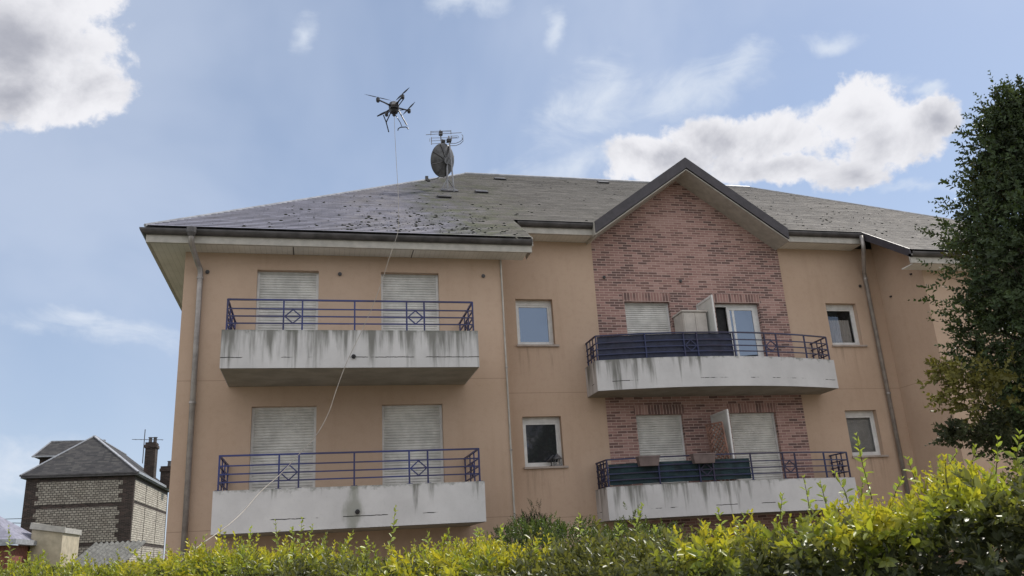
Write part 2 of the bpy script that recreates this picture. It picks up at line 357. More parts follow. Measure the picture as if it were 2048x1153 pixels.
M = dict(
    plaster=m_plaster(), brick=m_brick(), lintel=m_brick('soldier_brick', True), dbrick=m_brick('dark_brick', False, True),
    slate=m_slate('fibre_slate'), dslate=m_slate('old_dark_slate', dark=True), flint=m_flint('flint_masonry', .68), flint_lit=m_flint('sunlit_flint_masonry', 1.15), soffit=m_soffit(),  # one flint stone: shaded front, sunlit side, with the light in its colour
    white=simple('white_upvc', (.66, .66, .65), .4, var=.06), fascia=simple('cream_white_paint', (.42, .40, .36), .5, var=.08),
    shutter=simple('shutter_white', (.62, .61, .58), .55, var=.10, sc_=3),
    zinc=simple('weathered_zinc', (.085, .08, .082), .5, .35, var=.2, sc_=4), zincp=simple('zinc_pipe', (.32, .295, .28), .42, .5, var=.12, sc_=5),
    darkboard=simple('dark_barge_board', (.045, .040, .048), .55, var=.12), navy=m_rail('blue_paint', (.018, .03, .15), (.02, .022, .085)),
    navy2=m_rail('violet_blue_paint', (.016, .026, .09), (.024, .02, .055)),
    glass=m_glass('window_glass'), cglass=m_glass('clear_glass', False), dark=simple('dark_interior', (.018, .018, .02), .8),
    black=simple('black_plastic', (.012, .012, .016), .4), hose=simple('pale_hose', (.36, .33, .29), .6),
    dish=simple('grey_dish_metal', (.11, .11, .115), .5, .2, var=.2), galv=simple('galvanised_steel', (.20, .20, .21), .4, .7, var=.15),
    curtain=simple('grey_net_curtain', (.66, .62, .58), .9, var=.05), sheet=simple('navy_screen_fabric', (.028, .034, .068), .7, var=.15),
    teal=simple('dark_teal_canvas', (.012, .035, .045), .75, var=.25, sc_=3), wood=simple('red_brown_wood', (.27, .15, .115), .7, var=.2),
    pot=simple('taupe_plastic', (.16, .12, .115), .6), cab=simple('cream_plastic', (.50, .46, .42), .5, var=.06),
    panelw=simple('translucent_white_panel', (.60, .61, .58), .35, var=.04), raw=simple('raw_concrete', (.27, .25, .21), .95, var=.1, sc_=2), lead=simple('lead_flashing', (.36, .37, .40), .5, .2, var=.15),
    cream=simple('cream_cement', (.48, .42, .31), .9, var=.12, sc_=2), corr=simple('corrugated_cement', (.13, .13, .12), .8, var=.25),
    sill=simple('stone_sill', (.40, .34, .30), .8, var=.1), bark=simple('bark', (.07, .055, .04), .9, var=.3, bump=.6),
    twig=simple('green_twig', (.13, .13, .05), .7), grass=simple('lawn', (.045, .075, .02), .95, var=.35, sc_=3, bump=.6),
    slate_edge=simple('shadow_slate_edge', (.045, .045, .05), .9, var=.3), rustred=simple('red_chimney_brick', (.22, .08, .055), .9, var=.25, sc_=10), wire=simple('cable_black', (.02, .02, .02), .6),  # slate edge: shadow under each course painted as a dark colour
    leafp=m_leaf('privet_leaf', .40, .40, .55), leaft=m_leaf('tree_leaf', .22, .5, .3), leafc=m_leaf('conifer_leaf', .2, .6, .3))
C_UL = m_concrete('stained_concrete', 5.604, .72, 1); C_LL = m_concrete('white_concrete', 2.904, .34, 2, stain=3.14)
C_UR = m_concrete('streaked_concrete', 5.60, .48, 3, split=11.2); C_LR = m_concrete('greened_concrete', 2.90, .42, 4, split=12.2)

# ------------------------------------------------------------------ ground
g = MB(); g.quad((-900, -900, 0), (900, -900, 0), (900, 900, 0), (-900, 900, 0)); tag(g.build('ground', M['grass']), kind='structure')

v = MB(); v.quad((-30, -9.5, .004), (40, -9.5, .004), (40, 0, .004), (-30, 0, .004)); tag(v.build('bounce_ground', simple('bounce_gravel', (.33, .28, .22), .9, var=.2, sc_=8, bump=.5)), kind='structure')  # pale ground hidden by the hedge, added to bounce sunlight onto the facade
v = MB(); v.quad((-60, -32, .004), (80, -32, .004), (80, -17.5, .004), (-60, -17.5, .004)); tag(v.build('bounce_road', simple('bounce_asphalt', (.16, .155, .15), .9, var=.15, sc_=5, bump=.5)), kind='structure')  # unseen light surface behind the camera, added for more bounce
# ------------------------------------------------------------------ apartment building
WY = 1.573; X1 = 6.244; X2 = 16.52; XE = 23.4; YB = 14.0; SL = .6771; ZE = 7.84; EO = .6
BL, BR = 8.834, 13.768
B = thing('apartment_building', (0, 0, 0), 'ochre rendered two storey apartment block with slate hip roof and a brick gable', 'building')
def zroof(y): return ZE + SL*(y+EO)
def wall_panel(mb, x0, x1, z0, z1, y, holes, dep=.2):
    """wall facing -y with rectangular holes [(x0,x1,z0,z1)], reveals going back"""
    xs = sorted({x0, x1, *[h[0] for h in holes], *[h[1] for h in holes]}); zs = sorted({z0, z1, *[h[2] for h in holes], *[h[3] for h in holes]})
    for a, b_ in zip(xs, xs[1:]):
        for c, d in zip(zs, zs[1:]):
            if any(h[0]-1e-6 <= a and b_ <= h[1]+1e-6 and h[2]-1e-6 <= c and d <= h[3]+1e-6 for h in holes): continue
            mb.quad((a, y, c), (b_, y, c), (b_, y, d), (a, y, d))
    for a, b_, c, d in holes:
        mb.quad((a, y, c), (a, y, d), (a, y+dep, d), (a, y+dep, c)); mb.quad((b_, y, c), (b_, y+dep, c), (b_, y+dep, d), (b_, y, d))
        mb.quad((a, y, d), (b_, y, d), (b_, y+dep, d), (a, y+dep, d)); mb.quad((a, y, c), (a, y+dep, c), (b_, y+dep, c), (b_, y, c))
FL = [5.10, 2.40]                                 # balcony floor levels
LW = [(1.338, 2.511), (3.735, 4.909)]
lh = [(a, b_, FL[k]-.0, 7.246-2.7*k) for k in (0, 1) for a, b_ in LW]
CW = (6.888, 7.765); RW = (14.87, 15.73)
ch = [(CW[0], CW[1], 6.134-2.7*k, 7.217-2.7*k) for k in (0, 1)]; rh = [(RW[0], RW[1], 6.134-2.7*k, 7.217-2.7*k) for k in (0, 1)]
BW = [(9.53, 10.67), (11.84, 13.03)]
bh = [(a, b_, FL[k], 7.19-2.68*k) for k in (0, 1) for a, b_ in BW]
w = MB()
wall_panel(w, 0, X1, 0, 7.64, 0, lh); wall_panel(w, X1, BL, 0, 8.70, WY, ch); wall_panel(w, BR, X2, 0, 8.70, WY, rh); wall_panel(w, X2, XE, 0, 7.64, 0, [(18.3, 19.2, 6.134, 7.217), (18.3, 19.2, 3.434, 4.517), (20.4, 21.6, 5.1, 7.2), (20.4, 21.6, 2.4, 4.5)])
w.quad((X1, 0, 0), (X1, WY, 0), (X1, WY, zroof(WY)-.22), (X1, 0, 7.64))
w.quad((X2, WY, 0), (X2, 0, 0), (X2, 0, 7.74), (X2, WY, zroof(WY)-.13))
w.quad((0, YB, 0), (0, 0, 0), (0, 0, 7.64), (0, YB, 7.64)); w.quad((XE, 0, 0), (XE, YB, 0), (XE, YB, 7.64), (XE, 0, 7.64)); w.quad((XE, YB, 0), (0, YB, 0), (0, YB, 7.64), (XE, YB, 7.64))
w.build('wall', M['plaster'], B)
# brick centre bay with gable
GX, GZ, GS = 11.226, 10.70, 1.79/2.495; GYF = .92; GYB = (GZ-ZE)/SL-EO; DROP = .28
w = MB(); wall_panel(w, BL, BR, 0, 8.70, WY, bh)
hw = (GZ-DROP-8.70)/GS
w.quad((BL, WY, 8.70), (BR, WY, 8.70), (GX+hw, WY, 8.70), (GX, WY, GZ-DROP), (GX-hw, WY, 8.70)) if False else w.quad((GX-hw, WY, 8.70), (GX+hw, WY, 8.70), (GX, WY, GZ-DROP))
w.build('brick_wall', M['brick'], B)
for a, b_, c, d in bh:
    l = MB(); l.box(a-.04, b_+.04, WY-.006, WY+.1, d+.002, d+.215); l.build('brick_lintel', M['lintel'], B)
# roof ---------------------------------------------------------------
XL, XR_, YF, YK = -.66, 24.1, -.53, 14.6; RY = 7.0; RUN = RY+EO
def hipL(y): return -.735 + (y+EO)
def hipR(y): return 24.2 - (y+EO)
r = MB()
dy = ROW*math.cos(math.atan(SL)); n = int((RY-YF)/dy)+1; rnd = random.Random(3)
for i in range(n):
    y0 = YF+i*dy; y1 = min(RY, y0+dy); segs = [[hipL(y0), hipL(y1), hipR(y1), hipR(y0)]]
    a0, a1, b1, b0 = segs[0]
    if y0 < .97-.02:
        parts_ = [(a0, a1, 6.80, 6.80), (15.9, 15.9, b1, b0)]
    elif y0 < 3.6:
        w0, w1 = [max(0, 2.5-(max(q, .97)-.97)*SL/GS) for q in (y0, y1)]; parts_ = [(a0, a1, GX-w1+.02, GX-w0+.02), (GX+w0-.02, GX+w1-.02, b1, b0)]
    else: parts_ = [(a0, a1, b1, b0)]
    for p0, p1, q1, q0 in parts_:
        # split in slightly uneven lengths so courses are not ruler straight
        N = max(1, int((q0-p0)/1.1)); prev = 0.0145
        for k in range(N):
            u0, u1 = k/N, (k+1)/N; nx = .0145+rnd.uniform(-.0015, .002)
            A = (p0+(q0-p0)*u0, y0, zroof(y0)+prev); Bp = (p0+(q0-p0)*u1, y0, zroof(y0)+nx)
            Cc = (p1+(q1-p1)*u1, y1, zroof(y1)+.002); D = (p1+(q1-p1)*u0, y1, zroof(y1)+.002)
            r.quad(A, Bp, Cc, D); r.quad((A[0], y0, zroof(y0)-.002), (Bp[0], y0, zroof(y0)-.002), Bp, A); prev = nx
zr = zroof(RY)
r.quad((-.66, YK-.07, ZE+.05), (-.66, YF, ZE+.05), (hipL(RY), RY, zr), (hipL(RY), RY, zr))if False else r.quad((-.665, YK, zroof(YF)), (-.665, YF, zroof(YF)), (hipL(RY), RY, zr))
r.quad((24.13, YF, zroof(YF)), (24.13, YK, zroof(YF)), (hipR(RY), RY, zr)); r.quad((24.13, YK, zroof(YF)), (-.665, YK, zroof(YF)), (hipL(RY), RY, zr), (hipR(RY), RY, zr))
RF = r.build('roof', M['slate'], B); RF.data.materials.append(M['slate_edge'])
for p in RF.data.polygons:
    if p.normal.z < .2: p.material_index = 1  # dark risers stand in for the shadow gaps between courses
# slipped / missing slates and vent slots
rv = MB()
def on_roof(x, y, h=0): return Vector((x, y - h*.56, zroof(y)+h*.83))
for x, y in ((7.8, 6.23), (6.75, 4.05), (5.59, 3.18), (11.2, 6.5)):
    v = MB(); c = on_roof(x, y)
    Mx = Matrix.Translation(c) @ Matrix.Rotation(math.atan(SL), 4, 'X')
    v.box(-.17, .17, -.09, .12, -.02, .055, Mx); v.build('roof_vent', M['zinc'], B)
    v = MB(); v.box(-.15, .15, -.096, -.091, .005, .045, Mx); v.build('vent_slot', M['black'], B)
mo = MB(); rnd = random.Random(11)
def moss(x, y, s):
    c = on_roof(x, y, .012); Mx = Matrix.Translation(c) @ Matrix.Rotation(math.atan(SL), 4, 'X') @ Matrix.Rotation(rnd.uniform(-.3, .3), 4, 'Z')
    k = 7; a = [Vector((math.cos(6.283*i/k)*s*rnd.uniform(.6, 1.2), math.sin(6.283*i/k)*s*.55*rnd.uniform(.6, 1.2), 0)) for i in range(k)]
    top = Mx @ Vector((0, 0, s*.35)); n0 = len(mo.v); mo.v += [tuple(Mx @ q) for q in a]+[tuple(top)]
    for i in range(k): mo.f.append((n0+i, n0+(i+1) % k, n0+k))
for _ in range(1150):
    q = rnd.random()
    if q < .38: x, y = rnd.gauss(4.6, 1.5), YF + abs(rnd.gauss(.15, 1.3))
    elif q < .7: x, y = rnd.gauss(14.6, 2.6), YF+.2+abs(rnd.gauss(2.2, 2.2))
    elif q < .78: x, y = rnd.gauss(14.3, .5), rnd.gauss(5.7, .35)
    else: x, y = rnd.uniform(1, 20), rnd.uniform(0, 6.5)
    if y > RY-.2 or y < YF+.05 or x < hipL(y)+.4 or x > hipR(y)-.4 or (y < 1.1 and 6.7 < x < 16): continue
    row = round((y-YF)/dy)*dy+YF+.02
    if abs(x-GX) < 2.6-(row-.97)*.9: continue
    moss(x, row, rnd.choice((.012, .016, .02, .028, .045)))
mo.build('moss_tufts', simple('dark_moss', (.03, .032, .02), .95, var=.3), B)['kind'] = 'stuff'
# ridge and hips
cp = MB(); e = .03
cp.tube([(hipL(RY), RY, zr+e-.03), (hipR(RY), RY, zr+e-.03)], .055, 6)
cp.tube([(hipL(YF), YF, zroof(YF)), (hipL(RY), RY, zr)], .035, 6); cp.tube([(hipR(YF), YF, zroof(YF)), (hipR(RY), RY, zr)], .035, 6)
cp.build('ridge_cap', M['lead'], B)
# gable roof
gr = MB(); gw = (GZ-8.91)/GS; 
for s in (-1, 1):
    nrows = int(math.hypot(gw, GZ-8.91)/ROW)+1
    for i in range(nrows):
        f0, f1 = i/nrows, (i+1)/nrows                    # from eave foot up to the ridge
        def pt(f, top=0): return GX+s*gw*(1-f), 8.91+(GZ-8.91)*f
        x0, z0 = pt(f0); x1_, z1 = pt(f1); yb0 = (z0-ZE)/SL-EO+.03; yb1 = (z1-ZE)/SL-EO+.03
        gr.quad((x0, GYF, z0+.016), (x0, yb0, z0+.016), (x1_, yb1, z1), (x1_, GYF, z1)); gr.quad((x0, GYF, z0-.01), (x0, yb0, z0-.01), (x0, yb0, z0+.016), (x0, GYF, z0+.016))
gr.build('gable_roof', M['slate'], B)
bb = MB(); sf = MB()
for s in (-1, 1):
    for (y0, y1, t0, t1, tgt) in ((GYF-.03, GYF, .01, -.22, bb), (GYF+.001, WY+.15, -.235, -.26, sf)):
        xe, ze = GX+s*gw, 8.91
        P4 = [(GX, GZ+t0), (GX, GZ+t1*1.22), (xe, ze+t1*1.22), (xe, ze+t0)]
        if tgt is sf: P4 = [(GX, GZ+t0*1.22), (GX, GZ+t1*1.22), (xe, ze+t1*1.22), (xe, ze+t0*1.22)]
        a = [(x, y0, z) for x, z in P4]; b_ = [(x, y1, z) for x, z in P4]
        tgt.quad(*a); tgt.quad(*b_[::-1])
        for i in range(4): tgt.quad(a[i], b_[i], b_[(i+1) % 4], a[(i+1) % 4])
bb.build('barge_board', M['darkboard'], B); sf.build('gable_soffit', M['fascia'], B)
for s in (-1, 1):
    v = MB(); xe = GX+s*gw; v.box(xe-.02, xe+.02, GYF+.005, WY+.0, 8.60, 8.90); v.build('gable_foot', M['fascia'], B)
# gutters, fascia, soffits
def gutter_prof(z, r=.075):
    c = -.075; o = [(c+r*math.cos(a), z-.02+(r+.02)*math.sin(a)) for a in [math.pi*(2-k/10) if False else -math.pi*k/10 for k in range(11)]]
    i = [(c+(r-.01)*math.cos(a), z-.02+(r+.01)*math.sin(a)) for a in [-math.pi*k/10 for k in range(10, -1, -1)]]
    lip = [(0.0, z+.005), (0.012, z-.01)]
    return o[:1]+o[1:]+i
runs = [([(-.735, YK), (-.735, -.6), (6.79, -.6)], ZE, 'l'), ([(6.9, .97), (GX-gw+.0, .97)], 8.91, 'c'), ([(GX+gw-.0, .97), (15.9, .97)], 8.91, 'c'), ([(15.86, -.6), (24.2, -.6), (24.2, YK)], ZE, 'l')]
for path, z, k in runs:
    v = MB(); v.sweep(path, gutter_prof(z, .085)); v.build('gutter', M['zinc'], B, smooth=False)
    v = MB(); v.sweep(path, [(-.10, z-.27), (-.10, z-.05), (-.16, z-.05), (-.16, z-.27)]); v.build('fascia', M['fascia'], B)
for q in ((-.57, 0.0, -.435, YB, 7.575, 7.60), (0.001, 6.70, -.435, 0.0-.002, 7.575, 7.60), (7.0, BL, 1.13, WY-.002, 8.645, 8.67), (BR, 15.89, 1.13, WY-.002, 8.645, 8.67), (15.97, 24.05, -.435, -.002, 7.575, 7.60)):
    s = MB(); s.box(*q); s.build('soffit', M['soffit'], B)
for x in (2.02, 4.35): v = MB(); v.box(x-.008, x+.008, -.43, -.005, 7.568, 7.574); v.build('soffit_joint', M['black'], B)
v = MB()  # verge boards at the steps of the roof
def verge(mb, x0, x1, ya, yb, t0, t1):
    P4 = [(ya, zroof(ya)+t0), (ya, zroof(ya)+t1), (yb, zroof(yb)+t1), (yb, zroof(yb)+t0)]
    a = [(x0, y, z) for y, z in P4]; b_ = [(x1, y, z) for y, z in P4]
    mb.quad(*a); mb.quad(*b_[::-1])
    for i in range(4): mb.quad(a[i], b_[i], b_[(i+1) % 4], a[(i+1) % 4])
verge(v, 15.86, 15.90, -.50, 1.0, .01, -.20); v.build('verge_board', M['darkboard'], B)
v = MB(); verge(v, 6.80, 6.825, -.50, 1.0, -.02, -.20); v.build('verge_board', M['fascia'], B)
for q in ((X1, 6.79), (15.90, X2)): v = MB(); verge(v, *q, -.45, 1.55, -.18, -.20); v.build('verge_soffit', M['fascia'], B)
v = MB(); v.box(X1, 6.79, -.46, 0, 7.575, 7.80) if False else v.quad((6.78, -.44, 7.58), (6.78, -.0, 7.58), (6.78, 0, zroof(0)-.2), (6.78, -.44, zroof(-.44)-.14)); v.build('verge_end', M['fascia'], B)
# downpipes
def pipe(pts, r, name, m, brackets=()):
    v = MB(); v.tube(pts, r, 12); o = v.build(name, m, B, smooth=True)
    for p in brackets:
        b_ = MB(); b_.lathe([(r+.012, -.02), (r+.012, .02)], p, 12); b_.box(p[0]-.012, p[0]+.012, p[1], p[1]+.10, p[2]-.012, p[2]+.012)
        q = b_.build('pipe_bracket', m, o)
    return o
dp = pipe([(.18, -.66+.0, 7.80), (.18, -.66, 7.62), (.19, -.60, 7.50), (.26, -.16, 7.28), (.30, -.085, 7.18), (.305, -.085, 7.05), (.32, -.085, 0)], .052, 'downpipe', M['zincp'], [(.306, -.085, 7.02), (.31, -.085, 4.62), (.318, -.085, 2.0)])
v = MB(); v.lathe([(.055, -.12), (.085, -.05), (.09, .02), (.09, .05)], (.18, -.675, 7.76), 14); v.build('outlet', M['zinc'], dp)
dp = pipe([(15.78, .93, 8.80), (15.78, .93, 8.5), (15.80, 1.0, 8.35), (16.05, 1.44, 8.0), (16.09, 1.485, 7.9), (16.1, 1.485, 0)], .052, 'downpipe', M['zincp'], [(16.098, 1.485, 7.85), (16.1, 1.485, 4.9)])
v = MB(); v.tube([(X1-.02, -.02, 7.56), (X1-.02, -.02, 0)], .018, 6); cd_ = v.build('conduit', M['fascia'], B)
for z in (5.25, 3.6): v = MB(); v.box(X1-.045, X1+.01, -.045, 0, z, z+.02); v.build('clip', M['zincp'], cd_)
for x, y, z in ((.42, 0, 7.17), (2.92, 0, 7.18), (5.84, 0, 7.2), (6.45, WY, 7.52), (9.08, WY, 7.78), (11.02, WY, 7.72), (15.95, WY, 7.68), (3.13, -1.54, 5.12), (3.2, -1.54, 2.48)):
    v = MB(); v.tube([(x, y-.045, z-.01), (x, y, z)], .022, 10); v.lathe([(.04, 0), (.04, .012)], (x, y-.013, z), 12, Matrix.Rotation(R_(90), 4, 'X').to_3x3())
    v.build('drain_spout', M['zinc' if y > -1 else 'black'], B)
for y, z in ((1.2, 7.3), (.35, 7.6)):
    v = MB(); v.tube([(X2-.045, y, z-.01), (X2, y, z)], .024, 10); v.build('drain_spout', M['zinc'], B)
v = MB(); v.tube([(17.5, -.05, 7.6), (17.5, 0, 7.6)], .026, 10); v.build('drain_spout', M['zinc'], B)

# shutters, windows ---------------------------------------------------
def shutter(a, b_, z0, z1, y, parent=B, lab=None):
    v = MB(); n = int((z1-z0)/.052); h = (z1-z0)/n; prof = []
    for i in range(n):
        z = z0+i*h
        prof += [(y+.004, z), (y-.006, z+h*.25), (y-.007, z+h*.6), (y-.002, z+h*.88), (y+.010, z+h*.92)]
    prof.append((y+.004, z1))
    for (ya, za), (yb, zb) in zip(prof, prof[1:]): v.quad((a+.03, ya, za), (b_-.03, ya, za), (b_-.03, yb, zb), (a+.03, yb, zb))
    o = v.build('roller_shutter', M['shutter'], parent)
    if lab: o['label'] = lab
    gd = MB()
    for x0, x1 in ((a, a+.045), (b_-.045, b_)): gd.box(x0, x1, y-.03, y+.03, z0, z1)
    gd.box(a+.045, b_-.045, y-.02, y+.03, z1-.03, z1); gd.box(a+.045, b_-.045, y-.018, y+.02, z0, z0+.05)
    gd.build('shutter_guide', M['white'], o); return o
for a, b_, c, d in lh: shutter(a, b_, c, d, .15)
for k, (a, b_, c, d) in enumerate(bh):
    if k == 1: continue
    shutter(a, b_, c, d, WY+.13)
def window(a, b_, c, d, y, opaque=True, sill=True, box=True, gl=None):
    y1 = y+.13; f = MB(); t_ = .055; zt = d-.06
    f.box(a, b_, y1, y1+.05, zt, d-.001)
    f.box(a, a+t_, y1, y1+.06, c, zt); f.box(b_-t_, b_, y1, y1+.06, c, zt); f.box(a+t_, b_-t_, y1, y1+.06, c, c+t_); f.box(a+t_, b_-t_, y1, y1+.06, zt-t_, zt)
    i = .045; A, Bb, Cc, D = a+t_, b_-t_, c+t_, zt-t_
    f.box(A, A+i, y1+.012, y1+.055, Cc, D); f.box(Bb-i, Bb, y1+.012, y1+.055, Cc, D); f.box(A+i, Bb-i, y1+.012, y1+.055, Cc, Cc+i); f.box(A+i, Bb-i, y1+.012, y1+.055, D-i, D)
    o = f.build('window', M['white'], B)
    p = MB(); p.box(A+i, Bb-i, y1+.03, y1+.036, Cc+i, D-i); p.build('pane', gl or M['glass' if opaque else 'cglass'], o)
    if sill:
        s = MB(); s.box(a-.03, b_+.08, y-.05, y+.12, c-.045, c-.003); s.build('sill', M['sill'], o)
    if not opaque:
        s = MB(); s.box(a+.02, b_-.02, y+.45, y+.46, c, d); s.build('interior', M['dark'], o)
    return o
window(*ch[0], WY); window(*ch[1], WY); window(*rh[0], WY, opaque=False)
wlow = window(*rh[1], WY, opaque=False)
v = MB(); zc_, zd = rh[1][2]+.06, rh[1][3]-.1
n = 9
for i in range(n):
    z0 = zc_+(zd-zc_)*i/n; z1 = zc_+(zd-zc_)*(i+1)/n
    v.quad((RW[0]+.06, WY+.24, z0), (RW[1]-.06, WY+.24, z0), (RW[1]-.06, WY+.21, z1), (RW[0]+.06, WY+.21, z1)); v.quad((RW[0]+.06, WY+.21, z1), (RW[1]-.06, WY+.21, z1), (RW[1]-.06, WY+.24, z1+.003), (RW[0]+.06, WY+.24, z1+.003))
v.build('blind', M['shutter'], wlow)
for a, b_, c, d in ((18.3, 19.2, 6.134, 7.217), (18.3, 19.2, 3.434, 4.517)): window(a, b_, c, d, 0)
for a, b_, c, d in ((20.4, 21.6, 5.1, 7.2), (20.4, 21.6, 2.4, 4.5)): shutter(a, b_, c, d, .15)
# open sliding door behind the brick bay, upper right
a, b_, c, d = bh[1]; f = MB(); y1 = WY+.12
f.box(a, b_, y1, y1+.06, d-.07, d); f.box(a, a+.06, y1, y1+.06, c, d-.07); f.box(b_-.06, b_, y1, y1+.06, c, d-.07)
f.box(a+.36, a+.44, y1+.01, y1+.05, c, d-.07); f.box(b_-.15, b_-.06, y1+.01, y1+.05, c, d-.07); f.box(a+.44, b_-.15, y1+.01, y1+.05, d-.15, d-.07); f.box(a+.44, b_-.15, y1+.01, y1+.05, c, c+.1)
f.box(a+.50, a+.56, y1+.02, y1+.05, c+.1, d-.15)
dr = f.build('balcony_door', M['white'], B); dr['label'] = 'white framed glass balcony door slid partly open'
p = MB(); p.box(a+.44, b_-.15, y1+.026, y1+.032, c+.1, d-.15); p.build('pane', M['glass'], dr)
p = MB(); p.box(a+.06, a+.36, y1+.10, y1+.11, c, d-.07); p.build('interior', M['dark'], dr)

# balconies -----------------------------------------------------------
def offs(path, o):
    P = [Vector(p) for p in path]; out = []
    for i in range(len(P)):
        ns = []
        if i > 0: q = (P[i]-P[i-1]).normalized(); ns.append(Vector((q.y, -q.x)))
        if i < len(P)-1: q = (P[i+1]-P[i]).normalized(); ns.append(Vector((q.y, -q.x)))
        m = sum(ns, Vector((0, 0))).normalized(); m /= m.dot(ns[0]); out.append(P[i]+m*o)
    return out
def along(path, s):
    for p, q in zip(path, path[1:]):
        L = (q-p).length
        if s <= L+1e-6: return p+(q-p)*(s/L)
        s -= L
    return path[-1]
def balcony(path, zb, zt, m, posts, diamonds, railm, lab):
    """path: wall -> front left ... front right -> wall"""
    v = MB(); v.sweep(path, [(0, zb), (0, zt), (-.12, zt), (-.12, zb+.17)])
    inner = offs(path, -.02); n = len(path)
    v.quad(*[(p.x, p.y, zb) for p in [Vector(q) for q in path]][::-1])
    v.quad(*[(p.x, p.y, zb+.17) for p in inner])
    o = v.build('balcony', m, B); o['label'] = lab
    v = MB(); ins = offs(path, -.012); v.quad(*[(p.x, p.y, zb-.006) for p in ins][::-1]); v.build('underside', M['raw'], o)
    rp = offs(path, -.07); zr_ = zt+.565; r = MB()
    front = rp[1:-1]; tot = sum((q-p).length for p, q in zip(front, front[1:])); fx0, fx1 = front[0].x, front[-1].x
    def at(x):
        for p, q in zip(front, front[1:]):
            if p.x-1e-6 <= x <= q.x+1e-6: return p+(q-p)*((x-p.x)/max(1e-6, q.x-p.x))
        return front[-1]
    for j, h in enumerate((zr_, zr_-.165, zr_-.30, zr_-.43)):
        for p, q in zip(rp, rp[1:]): r.bar((p.x, p.y, h), (q.x, q.y, h), .034 if j == 0 else .022, .028 if j == 0 else .022)
    for x in [fx0, fx1]+list(posts):
        p = at(x); r.bar((p.x, p.y, zt-.02), (p.x, p.y, zr_), .028, .028)
        r.box(p.x-.05, p.x+.05, p.y-.03, p.y+.03, zt, zt+.012)
    for xa, xb in diamonds:                    # the pair of posts that carries a diamond
        p, q = at(xa), at(xb); cx, cy, cz = (p.x+q.x)/2, (p.y+q.y)/2-.0, zr_-.30; w_ = (q.x-p.x)/2-.02
        pts = [(cx-w_, cy, cz), (cx, cy, cz+.125), (cx+w_, cy, cz), (cx, cy, cz-.125)]
        for i in range(4): r.bar(pts[i], pts[(i+1) % 4], .02, .02, up=(0, 1, 0))
    for p, q in ((rp[0], rp[1]), (rp[-1], rp[-2])):   # sides: wall post, middle pair with a diamond
        L = (q-p).length; r.bar((p.x, p.y-.05, zt), (p.x, p.y-.05, zr_), .026)
        a_, b2 = p+(q-p)*.40, p+(q-p)*.68
        for e_ in (a_, b2): r.bar((e_.x, e_.y, zt), (e_.x, e_.y, zr_), .022)
        c_ = (a_+b2)/2; hy = abs(a_.y-b2.y)/2-.02; cz = zr_-.3
        pts = [(c_.x, c_.y-hy, cz), (c_.x, c_.y, cz+.12), (c_.x, c_.y+hy, cz), (c_.x, c_.y, cz-.12)]
        for i in range(4): r.bar(pts[i], pts[(i+1) % 4], .02, .02, up=(1, 0, 0))
    r.build('railing', railm, o); return o, at
BX0, BX1, BD = .906, 5.372, -1.536
pl = [(BX0, 0), (BX0, BD), (BX1, BD), (BX1, 0)]
for k, (m, lab) in enumerate(((C_UL, 'white balcony heavily streaked with black stains'), (C_LL, 'cleaner white balcony with one dark run-off stain'))):
    balcony(pl, 4.926-2.7*k, 5.604-2.7*k, m, (1.92, 2.24, 3.15, 4.08, 4.40), ((1.92, 2.24), (4.08, 4.40)), M['navy'], lab)
def arc(x0, y0, x1, y1, sag, n):
    return [(x0+(x1-x0)*i/n, y0+(y1-y0)*i/n - sag*(1-(2*i/n-1)**2)) for i in range(n+1)]
pr_ = [(8.42, WY)]+arc(8.42, .83, 14.32, .86, .42, 14)+[(14.32, WY)]
bu, at_u = balcony(pr_, 4.92, 5.59, C_UR, (9.55, 10.42, 10.73, 11.62, 12.42, 12.74, 13.55), ((10.42, 10.73), (12.42, 12.74)), M['navy2'], 'bowed white balcony below the brick gable')
bl, at_l = balcony(pr_, 2.22, 2.89, C_LR, (9.55, 10.42, 10.73, 11.62, 12.42, 12.74, 13.55), ((10.42, 10.73), (12.42, 12.74)), M['navy2'], 'bowed white balcony greened along its top')
for k in (0, 1):   # partition between the two flats
    z0, z1 = FL[k], 7.12-2.66*k; x = 11.36; f = MB(); y0, y1 = .74, WY-.01
    f.box(x-.02, x+.02, y0, y0+.06, z0, z1); f.box(x-.02, x+.02, y1-.05, y1, z0, z1); f.box(x-.02, x+.02, y0+.06, y1-.05, z1-.05, z1); f.box(x-.02, x+.02, y0+.06, y1-.05, z0, z0+.05)
    o = f.build('partition_frame', M['white'], (bu, bl)[k])
    f = MB(); f.box(x-.006, x+.006, y0+.06, y1-.05, z0+.05, z1-.05); f.build('partition_panel', M['panelw'], (bu, bl)[k])

# ------------------------------------------------------------------ things on the building
def sheet(at, x0, x1, z0, z1, m, name, label, cat, wav=0):
    v = MB(); n = 40; pts = []
    for i in range(n+1):
        x = x0+(x1-x0)*i/n; p = at(x); pts.append((x, p.y+.035))
    rows = 12
    def q(i, j, o): 
        x, y = pts[i]; z = z0+(z1-z0)*j/rows
        return (x, y+o+wav*math.sin(i*.9+j*2.1)*.5+wav*math.sin(i*.33+j*1.1), z)
    for i in range(n):
        for j in range(rows):
            v.quad(q(i, j, 0), q(i+1, j, 0), q(i+1, j+1, 0), q(i, j+1, 0)); v.quad(q(i, j, .006), q(i, j+1, .006), q(i+1, j+1, .006), q(i+1, j, .006))
        for j in (0, rows): v.quad(q(i, j, 0), q(i, j, .006), q(i+1, j, .006), q(i+1, j, 0))
    return tag(v.build(name, m), label, cat)
sheet(at_u, 8.53, 11.60, 5.60, 6.14, M['sheet'], 'privacy_screen', 'navy blue screen tied behind the railing of the upper bowed balcony', 'privacy screen', .002)
sheet(at_l, 8.53, 11.60, 2.93, 3.36, M['teal'], 'privacy_canvas', 'creased dark teal canvas tied behind the railing of the lower bowed balcony', 'privacy screen', .006)
